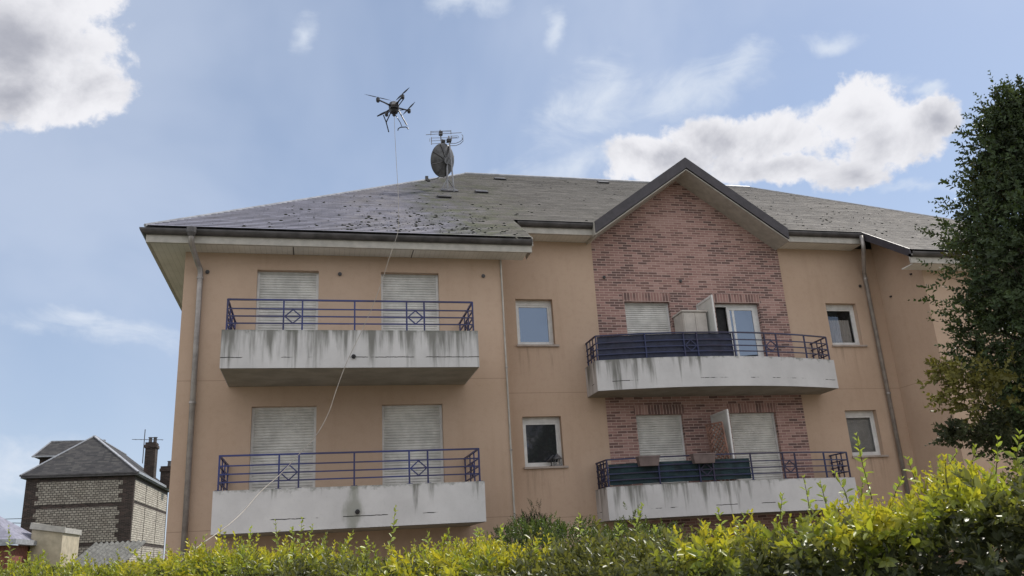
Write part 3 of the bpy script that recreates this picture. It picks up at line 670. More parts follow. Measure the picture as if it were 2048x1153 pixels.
# white storage cabinet
cab = thing('storage_cabinet', (11.0, 1.15, 5.1), 'cream plastic storage cabinet against the partition on the upper bowed balcony', 'cabinet')
v = MB(); v.box(10.70, 11.30, 1.02, 1.52, 5.10, 6.78); v.build('body', M['cab'], cab, bevel=.01)
v = MB(); v.box(10.68, 11.32, .99, 1.53, 6.782, 6.82); v.build('top_edge', M['cab'], cab)
for x0, x1 in ((10.72, 10.995), (11.005, 11.28)):
    v = MB(); v.box(x0, x1, 1.0, 1.018, 5.15, 6.75); v.box(x0+.04, x1-.04, .992, .999, 5.25, 6.65); dd = v.build('door', M['cab'], cab)
# wooden trellises
def trellis(name, o, du, dv, w_, h_, label, n=4, m=M['wood'], bw=.022, frame=True):
    o, du, dv = Vector(o), Vector(du), Vector(dv); v = MB(); nn = du.cross(dv).normalized(); bars = MB()
    def P(a, b_, k=0): return o+du*a+dv*b_+nn*k
    if frame:
        for a0, b0, a1, b1 in ((0, 0, w_, 0), (0, h_, w_, h_), (0, 0, 0, h_), (w_, 0, w_, h_)): v.bar(P(a0, b0), P(a1, b1), bw*1.2, bw, up=tuple(nn))
    st = w_/n*1.0; k = -int(h_/st)
    for i in range(k-1, n+int(h_/st)+1):
        for sg in (1, -1):
            a0 = i*st if sg == 1 else i*st+0; pts = []
            # clip line a = a0 + sg*b
            lo, hi = 0, h_
            if sg == 1: lo, hi = max(lo, -a0), min(hi, w_-a0)
            else: lo, hi = max(lo, a0-w_), min(hi, a0)
            if hi-lo > .03: v.bar(P(a0+sg*lo, lo, .012*sg), P(a0+sg*hi, hi, .012*sg), bw, .008, up=tuple(nn))
    return tag(v.build(name, m), label, 'trellis')
trellis('trellis', (11.30, .72, 2.46), (-.45, .89, 0), (-.06, .03, 1), .42, 1.72, 'red-brown wooden trellis leaning on the lower balcony partition', 4, bw=.032)
trellis('trellis', (8.505, .90, 2.92), (0, 1, 0), (0, 0, 1), .62, .48, 'dark lattice fixed inside the left side railing of the lower bowed balcony', 4, M['darkboard'], bw=.018)
def planter(x0, x1, label):
    y = at_l((x0+x1)/2).y-.10; c = thing('balcony_planter', ((x0+x1)/2, y, 3.2), label, 'planter', 'planters hung on the lower bowed balcony')
    v = MB(); zt, zb, i = 3.47, 3.27, .035; a = [(x0, y-.10, zt), (x1, y-.10, zt), (x1, y+.07, zt), (x0, y+.07, zt)]; b_ = [(x0+i, y-.07, zb), (x1-i, y-.07, zb), (x1-i, y+.05, zb), (x0+i, y+.05, zb)]
    v.quad(*b_[::-1])
    for k in range(4): v.quad(a[k], b_[k], b_[(k+1) % 4], a[(k+1) % 4])
    v.quad(*[(px, py, zt-.02) for px, py, _ in a])
    v.build('box', M['pot'], c)
    v = MB(); v.box(x0-.008, x1+.008, y-.108, y-.098, zt-.025, zt+.004); v.box(x0-.008, x1+.008, y+.068, y+.076, zt-.025, zt+.004); v.build('rim', M['pot'], c)
planter(9.06, 9.54, 'taupe flower box hooked over the teal canvas, the nearer to the balcony corner')
planter(10.22, 10.74, 'taupe flower box hooked on the rail just left of the leaning trellis')
# green reed roll / small plant seen above second planter
# curtain
v = MB(); n = 44; x0, x1 = RW[0]+.13, RW[1]-.13; zc_, zd = rh[0][2]+.11, rh[0][3]-.38
for i in range(n):
    a0, a1 = x0+(x1-x0)*i/n, x0+(x1-x0)*(i+1)/n; f0, f1 = .02*math.sin(i*1.15), .02*math.sin((i+1)*1.15)
    s0, s1 = .02*math.sin(i*.62), .02*math.sin((i+1)*.62)
    v.quad((a0, WY+.22+f0, zc_+s0), (a1, WY+.22+f1, zc_+s1), (a1, WY+.22+f1*.7, zd), (a0, WY+.22+f0*.7, zd))
tag(v.build('curtain', M['curtain'], smooth=True), 'pleated grey net curtain hung across the lower half of the upper right window', 'curtain')
# lantern and bird on the sill
zs = rh[1][2]-.003
ln = thing('lantern', (7.62, WY+.03, zs), 'small grey metal lantern with a pointed roof on the lower left window sill', 'lantern')
v = MB(); v.box(7.55, 7.70, WY-.04, WY+.10, zs, zs+.018); v.build('base', M['galv'], ln)
v = MB()
for x in (7.56, 7.69):
    for y in (WY-.03, WY+.09): v.bar((x, y, zs+.018), (x, y, zs+.16), .01)
v.box(7.555, 7.695, WY-.035, WY+.095, zs+.15, zs+.157); v.build('cage', M['galv'], ln)
v = MB(); v.lathe([(.115, .158), (.11, .17), (.07, .21), (.03, .245), (.02, .26), (.02, .275)], (7.625, WY+.03, zs), 8); v.build('roof', M['galv'], ln)
v = MB(); v.lathe([(.022, .02), (.022, .09)], (7.625, WY+.03, zs), 10); v.build('candle', M['cab'], ln)
# black bird figurine: body, head, tail as one lathe-like skin
v = MB(); pts = [(7.37, WY+.02, zs+.10), (7.41, WY+.02, zs+.12), (7.46, WY+.02, zs+.15), (7.495, WY+.02, zs+.185), (7.515, WY+.02, zs+.215), (7.54, WY+.02, zs+.225), (7.565, WY+.02, zs+.218)]
rad = [.008, .022, .036, .034, .022, .020, .004]
n0 = 0
for (p, rr) in zip(pts, rad):
    for j in range(8):
        a = math.pi*2*j/8; v.v.append((p[0]-rr*.5*math.sin(a), p[1]+rr*math.cos(a), p[2]+rr*math.sin(a)))
for i in range(len(pts)-1):
    for j in range(8): v.f.append((i*8+j, i*8+(j+1) % 8, (i+1)*8+(j+1) % 8, (i+1)*8+j))
v.tube([(7.47, WY+.01, zs), (7.475, WY+.015, zs+.13)], .006, 5); v.tube([(7.49, WY+.03, zs), (7.485, WY+.025, zs+.14)], .006, 5); v.box(7.44, 7.52, WY-.01, WY+.05, zs-.001+.002, zs+.012)
tag(v.build('bird_figurine', M['black'], smooth=False), 'little black bird figurine beside the lantern on the window sill', 'ornament')

# ------------------------------------------------------------------ roof aerials
AB = on_roof(5.86, 4.13); dsh = thing('satellite_dish', tuple(AB), 'large round grey satellite dish seen from behind near the top of the slate roof', 'satellite dish')
c = Vector((5.73, 4.1, 11.93)); fd = Vector((-.62, .70, .34)).normalized(); 
Rm = fd.to_track_quat('Z', 'Y').to_matrix()
v = MB(); R0 = .46
v.lathe([(.0001, -.10), (.10, -.095), (.22, -.075), (.34, -.042), (.43, -.008), (R0, .006), (R0, .016), (.42, .006), (.33, -.03), (.21, -.063), (.10, -.083), (.0001, -.088)], c, 40, Rm)
v.build('reflector', M['dish'], dsh, smooth=True)
v = MB()
for k in range(8):
    a = math.pi*2*k/8+.2; prev = None
    for r_, z_ in ((.06, -.108), (.22, -.085), (.34, -.052), (.45, -.008)):
        p = c+Rm @ Vector((r_*math.cos(a), r_*math.sin(a), z_))
        if prev is not None: v.bar(prev, p, .014, .02)
        prev = p
v.build('rib', M['zinc'], dsh)
v = MB(); back = c+Rm @ Vector((0, 0, -.16)); v.lathe([(.10, -.16), (.10, -.098)], c, 12, Rm); v.bar(back, (5.84, 4.12, 11.95), .05); v.tube([(5.84, 4.12, 12.25), (5.84, 4.12, 11.2), (5.84, 4.10, 10.98)], .026, 8)
v.tube([(5.84, 4.12, 11.4), (5.62, 4.0, 10.95)], .014, 6); v.tube([(5.84, 4.12, 11.4), (6.05, 4.3, 11.18)], .014, 6); v.build('mount', M['galv'], dsh)
v = MB(); low = c+Rm @ Vector((0, -.44, 0)); 
v.tube([(5.70, 4.1, 11.48), (5.55, 4.15, 11.40), (5.33, 4.25, 11.38)], .014, 6); v.build('feed_arm', M['galv'], dsh)
v = MB(); v.lathe([(.03, 0), (.05, .04), (.05, .07)], (5.31, 4.26, 11.36), 10, Matrix.Rotation(R_(60), 3, 'Y')); v.box(5.26, 5.34, 4.22, 4.29, 11.38, 11.50); v.build('receiver', M['dish'], dsh)
# base shoe + flashing
v = MB(); Mx = Matrix.Translation(on_roof(5.88, 4.1, .03)) @ Matrix.Rotation(math.atan(SL), 4, 'X'); v.box(-.22, .22, -.16, .16, -.015, .01, Mx); v.build('flashing', M['zinc'], dsh)
an = thing('tv_aerial', tuple(on_roof(5.95, 4.0)), 'galvanised mast with comb aerials standing beside the satellite dish', 'aerial')
v = MB(); v.tube([(5.98, 3.95, 10.93), (5.90, 4.0, 12.62)], .022, 8); v.build('mast', M['galv'], an)
v = MB(); v.tube([(5.74, 4.2, 12.2), (5.70, 4.2, 12.90)], .018, 8); v.tube([(5.80, 4.15, 12.2), (5.76, 4.2, 12.62)], .014, 6); v.build('mast', M['galv'], an)
v = MB()
z = 12.78; v.bar((5.30, 4.2, z-.05), (6.26, 4.0, z-.03), .012)
for zz in (z+.03, z+.06): v.bar((5.44, 4.2, zz), (5.98, 4.1, zz+.01), .009)
v.bar((5.44, 4.2, z-.05), (5.44, 4.2, z+.07), .018); v.bar((5.98, 4.1, z-.04), (5.98, 4.1, z+.08), .018)
for zz in (12.64, 12.55, 12.46): v.bar((5.45, 4.2, zz), (5.9 if zz < 12.6 else 6.15, 4.08, zz+.0), .010)
v.bar((5.45, 4.2, 12.44), (5.45, 4.2, 12.66), .020); v.bar((5.41, 4.25, 12.55), (5.41, 4.25, 12.65), .01)
v.bar((5.98, 4.05, 12.52), (5.98, 4.05, 12.66), .018); v.tube([(5.95, 4.05, 12.58), (6.16, 4.0, 12.58), (6.18, 4.0, 12.61), (6.15, 4.0, 12.645), (5.95, 4.05, 12.65)], .007, 5)
v.build('comb', M['galv'], an)
v = MB()
for k, zz in enumerate((12.40, 12.33)):
    v.tube([(5.93, 4.0, zz), (6.08, 3.98, zz), (6.20, 3.96, zz+.05), (6.28, 3.94, zz+.13), (6.28, 3.94, zz+.22-k*.03), (6.25, 3.94, zz+.26-k*.03)], .009, 5)
v.build('loop_dipole', M['galv'], an)
for q in ((5.66, 5.76, 4.14, 4.24, 12.74, 12.84), (5.72, 5.82, 4.1, 4.2, 12.5, 12.56), (5.84, 5.96, 3.95, 4.05, 12.44, 12.52)): v = MB(); v.box(*q); v.build('clamp_box', M['black'], an)

# ------------------------------------------------------------------ the block across the street, seen only in the window glass
OB = thing('opposite_block', (20, -36, 0), 'ochre block across the street, mirrored in the lower left window glass', 'building')
v = MB(); v.box(8, 44, -46, -36, 0, 11); v.build('wall', M['plaster'], OB)
v = MB(); v.quad((7.4, -35.4, 11), (44.6, -35.4, 11), (40, -41, 14.5), (12, -41, 14.5)); v.quad((7.4, -46.6, 11), (7.4, -35.4, 11), (12, -41, 14.5)); v.build('roof', M['dslate'], OB)
for x in (12.0, 15.2, 18.6, 23, 27):
    for z in (2.2, 5.0, 7.8): v = MB(); v.box(x, x+1.3, -36.02, -35.98, z, z+1.9); v.build('window', M['shutter'], OB)
for z in (4.7, 7.5):
    v = MB(); v.box(11.2, 17.4, -35.97, -34.8, z-.3, z); q = v.build('balcony', M['fascia'], OB)
    v = MB()
    for h in (.3, .55, .8, 1.0): v.bar((11.3, -34.9, z+h), (17.3, -34.9, z+h), .04)
    for x in (11.3, 13.3, 15.3, 17.3): v.bar((x, -34.9, z), (x, -34.9, z+1.0), .05)
    v.build('railing', M['navy'], q)
# ------------------------------------------------------------------ drone and hose
DC = Vector((3.84, -2.1, 9.80)); dv_ = (DC-CAM); hv = Vector((dv_.x, dv_.y, 0)).normalized(); lat = Vector((hv.y, -hv.x, 0))
DR = thing('spraying_drone', tuple(DC), 'black four-rotor spraying drone hovering above the left part of the roof', 'drone')
px = dv_.dot(FW)/FPX
v = MB(); S_ = px
v.lathe([(.03, -.13), (.07, -.11), (.095, -.04), (.10, .03), (.085, .09), (.05, .115), (.02, .12)], DC, 14)
v.box(-.07, .07, -.13, .13, -.06, .05, Matrix.Translation(DC)); v.build('body', M['black'], DR)
v = MB(); v.lathe([(.03, -.035), (.055, -.02), (.055, .04), (.04, .05)], DC+lat*.0-hv*.115+Vector((0, 0, .0)), 10); v.build('camera_pod', M['galv'], DR)
motors = [(-31, -24, 200), (17, -38, 232), (30, 16, 248), (-15, 30, 215)]
prop_dirs = [(24, 10), (16, -30), (12, -26), (-14, 14)]
for (ml, md, _), (pl_, pd_) in zip(motors, prop_dirs):
    c = DC+lat*(ml*px)+hv*(md*px)+Vector((0, 0, .03)); dirv = (c-DC); dirv.z = 0; dirv.normalize(); side = Vector((-dirv.y, dirv.x, 0))
    v = MB(); v.bar(DC+dirv*.06+Vector((0, 0, .02)), c, .022, .018); v.bar(DC+dirv*.06+side*.03-Vector((0, 0, .03)), DC+dirv*.22+Vector((0, 0, .02)), .012)
    a = v.build('arm', M['black'], DR)
    v = MB(); v.lathe([(.025, -.05), (.035, -.03), (.035, .025), (.012, .04), (.012, .055)], c, 10); v.build('motor', M['black'], a)
    pv = (lat*pl_+hv*pd_).normalized(); pq = Vector((-pv.y, pv.x, 0)); v = MB(); z = Vector((0, 0, .05))
    for sg in (1, -1):
        st = [(0.0, .010), (.06, .020), (.14, .019), (.26, .007)]
        for (r0, w0), (r1, w1) in zip(st, st[1:]):
            p0, p1 = c+pv*sg*r0+z, c+pv*sg*r1+z; tw = Vector((0, 0, .006))
            v.quad(p0-pq*w0-tw, p1-pq*w1-tw, p1+pq*w1+tw, p0+pq*w0+tw); v.quad(p0-pq*w0-tw-z*.08, p0+pq*w0+tw-z*.08, p1+pq*w1+tw-z*.08, p1-pq*w1-tw-z*.08)
    v.build('propeller', M['black'], a)
def dpt(l, u, d=0): return DC+lat*(l*px)+Vector((0, 0, u*px))+hv*d
v = MB(); v.tube([dpt(-5, -8), dpt(-16, -29, .08)], .011, 6); v.tube([dpt(-21, -20, -.05), dpt(-16, -29, .05), dpt(-11, -42, .22)], .011, 6); v.build('landing_leg', M['black'], DR)
v = MB(); v.tube([dpt(8, -4), dpt(25, -36, .05)], .012, 6); v.tube([dpt(8, 3), dpt(20, 15, -.1), dpt(20, 20, -.12)], .010, 6); v.build('landing_leg', M['black'], DR)
v = MB(); v.lathe([(.02, -.20), (.035, -.18), (.02, -.13), (.045, -.12)], DC+Vector((0, 0, .02)), 10); v.build('hose_coupling', M['black'], DR)
v = MB(); v.tube([dpt(3, -17), dpt(12, -33), dpt(15, -42)], .007, 6); v.tube([dpt(7, -51), dpt(8, -47), dpt(12, -44), dpt(17, -43.5), dpt(23, -43), dpt(26, -45), dpt(27.5, -48)], .011, 6); v.build('spray_bar', M['black'], DR)
hp = [(3.845, -2.1, 9.64), (3.85, -2.1, 9.25), (3.862, -2.1, 8.92), (3.875, -2.1, 8.55), (3.89, -2.1, 8.21), (3.90, -2.1, 7.75), (3.885, -2.1, 7.32), (3.83, -2.1, 7.10), (3.72, -2.1, 6.77), (3.6, -2.1, 6.37), (3.43, -2.12, 5.88), (3.21, -2.15, 5.36), (2.99, -2.17, 4.87), (2.83, -2.2, 4.42), (2.70, -2.3, 4.0), (2.51, -2.4, 3.63), (2.28, -2.55, 3.35), (1.99, -2.8, 3.0), (1.74, -3.2, 2.72), (1.55, -3.7, 2.42), (1.39, -4.3, 2.2), (1.23, -5, 2.01), (1.15, -5.8, 1.85), (1.09, -6.5, 1.66), (1.05, -7.2, 1.2), (1.1, -7.6, .5), (1.3, -7.8, .03), (2.2, -7.6, .03)]
def catmull(P, k=5):
    P = [Vector(p) for p in P]; out = []
    for i in range(len(P)-1):
        a, b_, c, d = P[max(i-1, 0)], P[i], P[i+1], P[min(i+2, len(P)-1)]
        for j in range(k):
            u = j/k; out.append(.5*((2*b_)+(-a+c)*u+(2*a-5*b_+4*c-d)*u*u+(-a+3*b_-3*c+d)*u**3))
    return out+[P[-1]]
v = MB(); v.tube(catmull(hp), .0035, 8, .0075); tag(v.build('hose', M['hose'], smooth=True), 'long pale supply hose hanging from the drone down past both left balconies', 'hose')

# ------------------------------------------------------------------ old flint house far left
H = thing('flint_house', (-10.4, 41, 0), 'old tall house of pale flint panels banded with dark brick, far left', 'house')
hx0, hx1, hy0, hy1, he = -13.2, -7.58, 36.0, 47.6, 7.22
v = MB(); v.box(hx0, hx1, hy0, hy1, 0, he); v.build('wall', M['dbrick'], H)
rnd = random.Random(5)
for z0, z1 in ((5.75, 7.02), (3.62, 5.55), (1.9, 3.42), (.2, 1.7)):
    v = MB(); z = z0; k = 0
    while z < z1-.05:
        zz = min(z1, z+.24); a = hx0+.55+(.16 if k % 2 else 0)+rnd.uniform(-.03, .03)-(.0); b_ = hx1-.62-(.2 if k % 2 else 0)+rnd.uniform(-.04, .04)
        v.box(a, b_, hy0-.025, hy0+.02, z, zz); z = zz; k += 1
    v.build('flint_panel', M['flint'], H)
ys = [36.25, 39.7, 43.7, 47.4]
for a, b_ in zip(ys, ys[1:]):
    for z0, z1 in ((5.85, 7.02), (3.62, 5.68), (1.5, 3.42), (.1, 1.3)):
        v = MB(); v.box(hx1-.02, hx1+.025, a, b_-.2, z0, z1); v.build('flint_panel', M['flint_lit'], H)  # side panels lightened in colour as if sunlit
# eaves, roof
v = MB(); v.box(hx0-.22, hx1+.2, hy0-.25, hy1+.2, he, he+.10); v.box(hx0-.28, hx1+.26, hy0-.31, hy1+.26, he+.102, he+.17); v.build('eave_board', M['zinc'], H)
v = MB(); ap = Vector((-10.55, 38.6, 9.92)); re = Vector((-10.55, 47.6, 9.92)); e0 = he+.17
c4 = [(hx0-.25, hy0-.28, e0), (hx1+.23, hy0-.28, e0), (hx1+.23, hy1+.25, e0), (hx0-.25, hy1+.25, e0)]
v.quad(c4[0], c4[1], ap); v.quad(c4[1], c4[2], re, ap); v.quad(c4[2], c4[3], re); v.quad(c4[3], c4[0], ap, re); v.build('roof', M['dslate'], H)
v = MB(); v.bar(c4[0], ap, .16, .05); v.bar(c4[1], ap, .16, .05); v.bar(ap, re, .14, .05); v.build('hip_flashing', M['lead'], H)
v = MB(); v.bar((hx1+.24, hy0-.28, e0-.03), (hx1+.24, hy1+.2, e0-.03), .09, .14); v.build('gutter', M['lead'], H)
# left dormer wing
D = MB(); x0, x1, y0, y1 = -14.3, -11.0, 40.2, 43.2; D.box(x0+.35, x1, y0+.3, y1-.3, 7.4, 9.0); D.build('dormer_wall', M['dbrick'], H)
v = MB(); zt, zb = 10.1, 8.98; xm = (-13.75, -10.6); ym = (y0+y1)/2
v.quad((x0, y0, zb), (x1, y0, zb), (xm[1], ym, zt), (xm[0], ym, zt)); v.quad((x1, y1, zb), (x0, y1, zb), (xm[0], ym, zt), (xm[1], ym, zt)); v.quad((x0, y1, zb), (x0, y0, zb), (xm[0], ym, zt)); v.quad((x0, y0, zb), (x0, y1, zb), (x1, y1, zb), (x1, y0, zb)); v.build('dormer_roof', M['dslate'], H)
v = MB(); v.bar((x0, y0-.02, zb), (x1, y0-.02, zb), .08, .09); v.bar((x0, y0, zb), (xm[0], ym, zt), .1, .04); v.bar((xm[0], ym, zt), (xm[1], ym, zt), .1, .06); v.build('dormer_flashing', M['lead'], H)
# chimneys
def chimney(cx, cy, w_, z0, z1, pots):
    v = MB(); v.box(cx-w_/2, cx+w_/2, cy-.45, cy+.45, z0, z1-.35); v.box(cx-w_/2-.07, cx+w_/2+.07, cy-.52, cy+.52, z1-.348, z1-.16); v.box(cx-w_/2-.02, cx+w_/2+.02, cy-.47, cy+.47, z1-.158, z1)
    o = v.build('chimney', M['dbrick'], H)
    for px_ in pots:
        v = MB(); v.lathe([(.13, 0), (.11, .1), (.1, .32), (.14, .34), (.14, .38)], (cx+px_, cy, z1), 10); v.build('chimney_pot', M['zinc'], o)
chimney(-7.95, 42.5, .62, 7.6, 9.95, (-.12, .17)); chimney(-7.35, 45.6, .8, 7.3, 8.75, (.05,))
an2 = thing('roof_aerial', (-8.2, 42, 8.2), 'thin old television aerial strapped beside the flint house chimney', 'aerial')
v = MB(); v.tube([(-8.35, 42, 8.6), (-8.35, 42, 10.78)], .03, 6); v.build('mast', M['zinc'], an2)
v = MB(); v.bar((-9.1, 42, 10.15), (-7.2, 42.0, 10.08), .03); 
for k in range(6): v.bar((-8.9+k*.32, 41.85, 10.14-k*.012), (-8.9+k*.32, 42.25, 10.14-k*.012), .015)
v.build('boom', M['zinc'], an2)
# ------------------------------------------------------------------ lower roofs in front of it
O1 = thing('cream_outbuilding', (-9.4, 29.5, 0), 'cream cement outbuilding with a pale coping in front of the flint house', 'outbuilding')
v = MB(); P_ = [(-10.28, 28, 0), (-8.95, 28, 0), (-8.95, 28, 3.86), (-10.28, 28, 4.12)]; Q_ = [(x, 31, z) for x, y, z in P_]
v.quad(*P_); v.quad(*Q_[::-1])
for i in range(4): v.quad(P_[i], Q_[i], Q_[(i+1) % 4], P_[(i+1) % 4])
v.build('wall', M['cream'], O1)
v = MB(); v.bar((-10.34, 27.93, 4.20), (-8.87, 27.93, 3.95), .10, .26); v.bar((-10.3, 27.97, 4.2), (-10.3, 31, 4.2), .1, .3); v.bar((-8.92, 27.99, 3.94), (-8.92, 31, 3.94), .1, .24); v.build('coping', M['fascia'], O1)
v = MB(); v.quad((-10.28, 28, 4.3), (-8.95, 28, 4.04), (-8.95, 31, 4.04), (-10.28, 31, 4.3)); v.build('roof', M['zinc'], O1)
O2 = thing('slate_roofed_shed', (-12.5, 27, 0), 'low brick shed with grey slate roof at the left edge', 'shed')
v = MB(); v.box(-15.5, -10.35, 25.5, 30, 0, 3.3); v.build('wall', M['rustred'], O2)
v = MB(); v.quad((-15.8, 25.2, 3.5), (-10.1, 25.2, 3.5), (-12.3, 27.6, 5.1), (-13.4, 27.6, 5.1)); v.quad((-10.1, 25.2, 3.5), (-10.1, 30.2, 3.5), (-12.3, 27.6, 5.1)); v.quad((-15.8, 30.2, 3.5), (-15.8, 25.2, 3.5), (-13.4, 27.6, 5.1)); v.quad((-10.1, 30.2, 3.5), (-15.8, 30.2, 3.5), (-13.4, 27.6, 5.1), (-12.3, 27.6, 5.1)); v.build('roof', M['slate'], O2)
v = MB(); v.bar((-15.8, 25.17, 3.42), (-10.05, 25.17, 3.42), .12, .22); v.bar((-10.07, 25.1, 3.42), (-10.07, 30.2, 3.42), .12, .22); v.build('fascia', M['lead'], O2)
O3 = thing('corrugated_lean_to', (-6.7, 28.5, 0), 'lean-to with a sloping corrugated roof beside the flint house', 'shed')
v = MB(); v.box(-7.4, -5.55, 27.9, 30, 0, 2.35); v.build('wall', M['cream'], O3)
v = MB(); n = 60
for i in range(n):
    a = -7.9+2.4*i/n; b_ = -7.9+2.4*(i+1)/n; za, zb2 = .05*math.sin(i*math.pi/3), .05*math.sin((i+1)*math.pi/3)
    v.quad((a-.5, 26.9, 2.25+za), (b_-.5, 26.9, 2.25+zb2), (b_, 29.6, 3.35+zb2), (a, 29.6, 3.35+za))
v.build('roof', M['corr'], O3)
for a, b_, l in (((-40, 44, 8.2), (-13.2, 38, 5.2), 'thin dark cable running to the left wall of the flint house, the level one'), ((-40, 30, 8.8), (-10.9, 33, 4.55), 'thin dark cable sloping down behind the shed roof at the left edge')):
    a, b_ = Vector(a), Vector(b_); v = MB(); v.tube([a+(b_-a)*(i/16)-Vector((0, 0, .6*4*(i/16)*(1-i/16))) for i in range(17)], .018, 5); tag(v.build('overhead_cable', M['wire']), l, 'cable', 'overhead cables at the left')

# ------------------------------------------------------------------ foliage
def leaves(name, pos, dirs, nrm, size, wid, col, m, parent=None):
    """six-vertex folded leaves; numpy arrays (n,3)"""
    n = len(pos); dirs = dirs/np.linalg.norm(dirs, axis=1, keepdims=True)
    side = np.cross(dirs, nrm); side /= np.linalg.norm(side, axis=1, keepdims=True)+1e-9; up = np.cross(side, dirs)
    L = size[:, None]; Wd = (size*wid)[:, None]
    tip = pos+dirs*L-up*L*.12
    m1 = pos+dirs*L*.35; m2 = pos+dirs*L*.70
    V = np.stack([pos, m1+side*Wd*.5+up*Wd*.16, m2+side*Wd*.40+up*Wd*.10, tip, m2-side*Wd*.40+up*Wd*.10, m1-side*Wd*.5+up*Wd*.16], 1).reshape(-1, 3)
    idx = np.arange(n)[:, None]*6; F = np.concatenate([idx+np.array([[0, 1, 2, 3]]), idx+np.array([[0, 3, 4, 5]])], 1).reshape(-1, 4)
    me = bpy.data.meshes.new(name); me.vertices.add(len(V)); me.vertices.foreach_set('co', V.astype(np.float32).ravel())
    me.loops.add(F.size); me.loops.foreach_set('vertex_index', F.astype(np.int32).ravel())
    me.polygons.add(len(F)); me.polygons.foreach_set('loop_start', np.arange(0, F.size, 4, dtype=np.int32)); me.update(calc_edges=True)
    ca = me.color_attributes.new('leaf', 'FLOAT_COLOR', 'POINT'); cc = np.ones((len(V), 4), np.float32); cc[:, :3] = np.repeat(col, 6, 0); ca.data.foreach_set('color', cc.ravel())
    me.materials.append(m); o = bpy.data.objects.new(name, me); sc.collection.objects.link(o)
    if parent is not None: attach(o, parent)
    return o
rng = np.random.default_rng(7)
def nrmv(a): return a/(np.linalg.norm(a, axis=-1, keepdims=True)+1e-9)
def shoots(base, dirn, length, gap, lsize, colf, wid=.48, spread=1.0, tipc=None):
    """opposite leaves along many shoots; returns arrays and the stems"""
    P, Dd, Nn, Sz, Cl = [], [], [], [], []; stems = []
    for q_, (b_, d, L, ls, c) in enumerate(zip(base, dirn, length, lsize, colf)):
        n = max(3, int(L/gap)); d = d/np.linalg.norm(d); o1 = nrmv(np.cross(d, rng.normal(size=3))); o2 = np.cross(d, o1); bend = rng.normal(size=3)*.12; bend[2] -= .03
        last = b_
        for i in range(n):
            f = (i+1)/n; p = b_+d*L*f+bend*L*f*f
            a = (i % 2)*math.pi/2+rng.normal()*.3
            for s_ in (1, -1):
                o = (o1*math.cos(a)+o2*math.sin(a))*s_
                dd = o*spread*(1-.45*f)+d*(.55+.7*f)+rng.normal(size=3)*.18; dd[2] -= .12*(1-f)
                P.append(p); Dd.append(dd); Nn.append(d+rng.normal(size=3)*.25); Sz.append(ls*(1.05-.5*f**3)*rng.uniform(.75, 1.15)); Cl.append((c if tipc is None else c*(1-f*f)+tipc[q_]*f*f)*rng.uniform(.72, 1.25))
        stems.append((b_, b_+d*L*.5+bend*L*.25, b_+d*L+bend*L))
    return np.array(P), np.array(Dd), np.array(Nn), np.array(Sz), np.array(Cl), stems
def stem_mesh(st, r, name, m, parent):
    v = MB()
    for a, b_, c in st: v.tube([a, b_, c], r, 3, r*.4)
    return v.build(name, m, parent)
H0, H1 = Vector((-1.35, -7.0, 0)), Vector((6.3, -14.75, 0)); HL = (H1-H0).length; hd = (H1-H0)/HL; hn = Vector((-hd.y, hd.x, 0))  # hn points to the building (+x,+y)
hdn, hnn = np.array(hd), np.array(hn)
if hnn[1] < 0: hnn = -hnn
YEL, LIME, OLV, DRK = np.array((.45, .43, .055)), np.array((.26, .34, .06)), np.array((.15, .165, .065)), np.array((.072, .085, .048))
def top_h(s):       # s metres along the hedge from the left end; height of the leafy top
    return np.interp(s, [0, 2.13, 3.74, 4.16, 4.51, 4.96, 5.58, 6.13, 6.39, 6.65, 6.91, 7.18, 7.44, 7.79, 7.9, 8.11, 8.32, 8.51, 8.69, 8.79, 8.89, 9.03, 11], [1.857, 1.857, 1.751, 1.779, 1.817, 1.842, 1.787, 1.724, 1.747, 1.781, 1.723, 1.747, 1.727, 1.726, 1.743, 1.748, 1.782, 1.804, 1.835, 1.9, 1.88, 1.909, 1.95])-.125
def tint(s):        # yellow share along the hedge
    return np.interp(s, [2.1, 3.72, 4.5, 5.39, 5.77, 6.23, 6.39, 6.88, 6.99, 7.78, 7.87, 8.12, 8.24, 8.39, 8.57, 8.86, 8.97], [0.6, 0.4, 0.85, 0.75, 0.2, 0.25, 0.9, 1.0, 0.0, 0.0, 0.85, 0.5, 0.2, 0.6, 0.8, 0.9, 0.3])
HG = thing('privet_hedge', tuple((H0+H1)/2), 'long leafy privet hedge with golden sunlit tips across the foreground', 'hedge')
n = 7600; s = rng.uniform(0, HL, n)**1.0; w_ = rng.uniform(-.42, .42, n); topz = top_h(s)+.015*np.sin(s*13.7+1)
typ = rng.random(n)
z = np.where(typ < .45, topz-rng.uniform(.0, .16, n)-.06*(w_/.42)**2, topz-rng.uniform(.08, 1, n)**1.4*.85)
w2 = np.where(typ < .45, w_, np.where(rng.random(n) < .82, -.40, .40)+rng.normal(size=n)*.05)
base = np.array(H0)[None]+hdn[None]*s[:, None]+hnn[None]*w2[:, None]; base[:, 2] = z
dirn = np.where((typ < .45)[:, None], np.array([0, 0, 1.])[None]+rng.normal(size=(n, 3))*.35, hnn[None]*np.sign(w2)[:, None]*.75+np.array([0, 0, .55])[None]+rng.normal(size=(n, 3))*.45)
Ls = rng.uniform(.08, .17, n)
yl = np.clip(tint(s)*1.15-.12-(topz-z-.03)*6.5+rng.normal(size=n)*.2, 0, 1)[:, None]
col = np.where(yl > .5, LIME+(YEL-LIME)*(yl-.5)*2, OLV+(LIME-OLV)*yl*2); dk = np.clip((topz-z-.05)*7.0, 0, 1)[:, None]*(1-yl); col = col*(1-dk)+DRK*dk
tipc = col+(YEL-col)*yl*.8
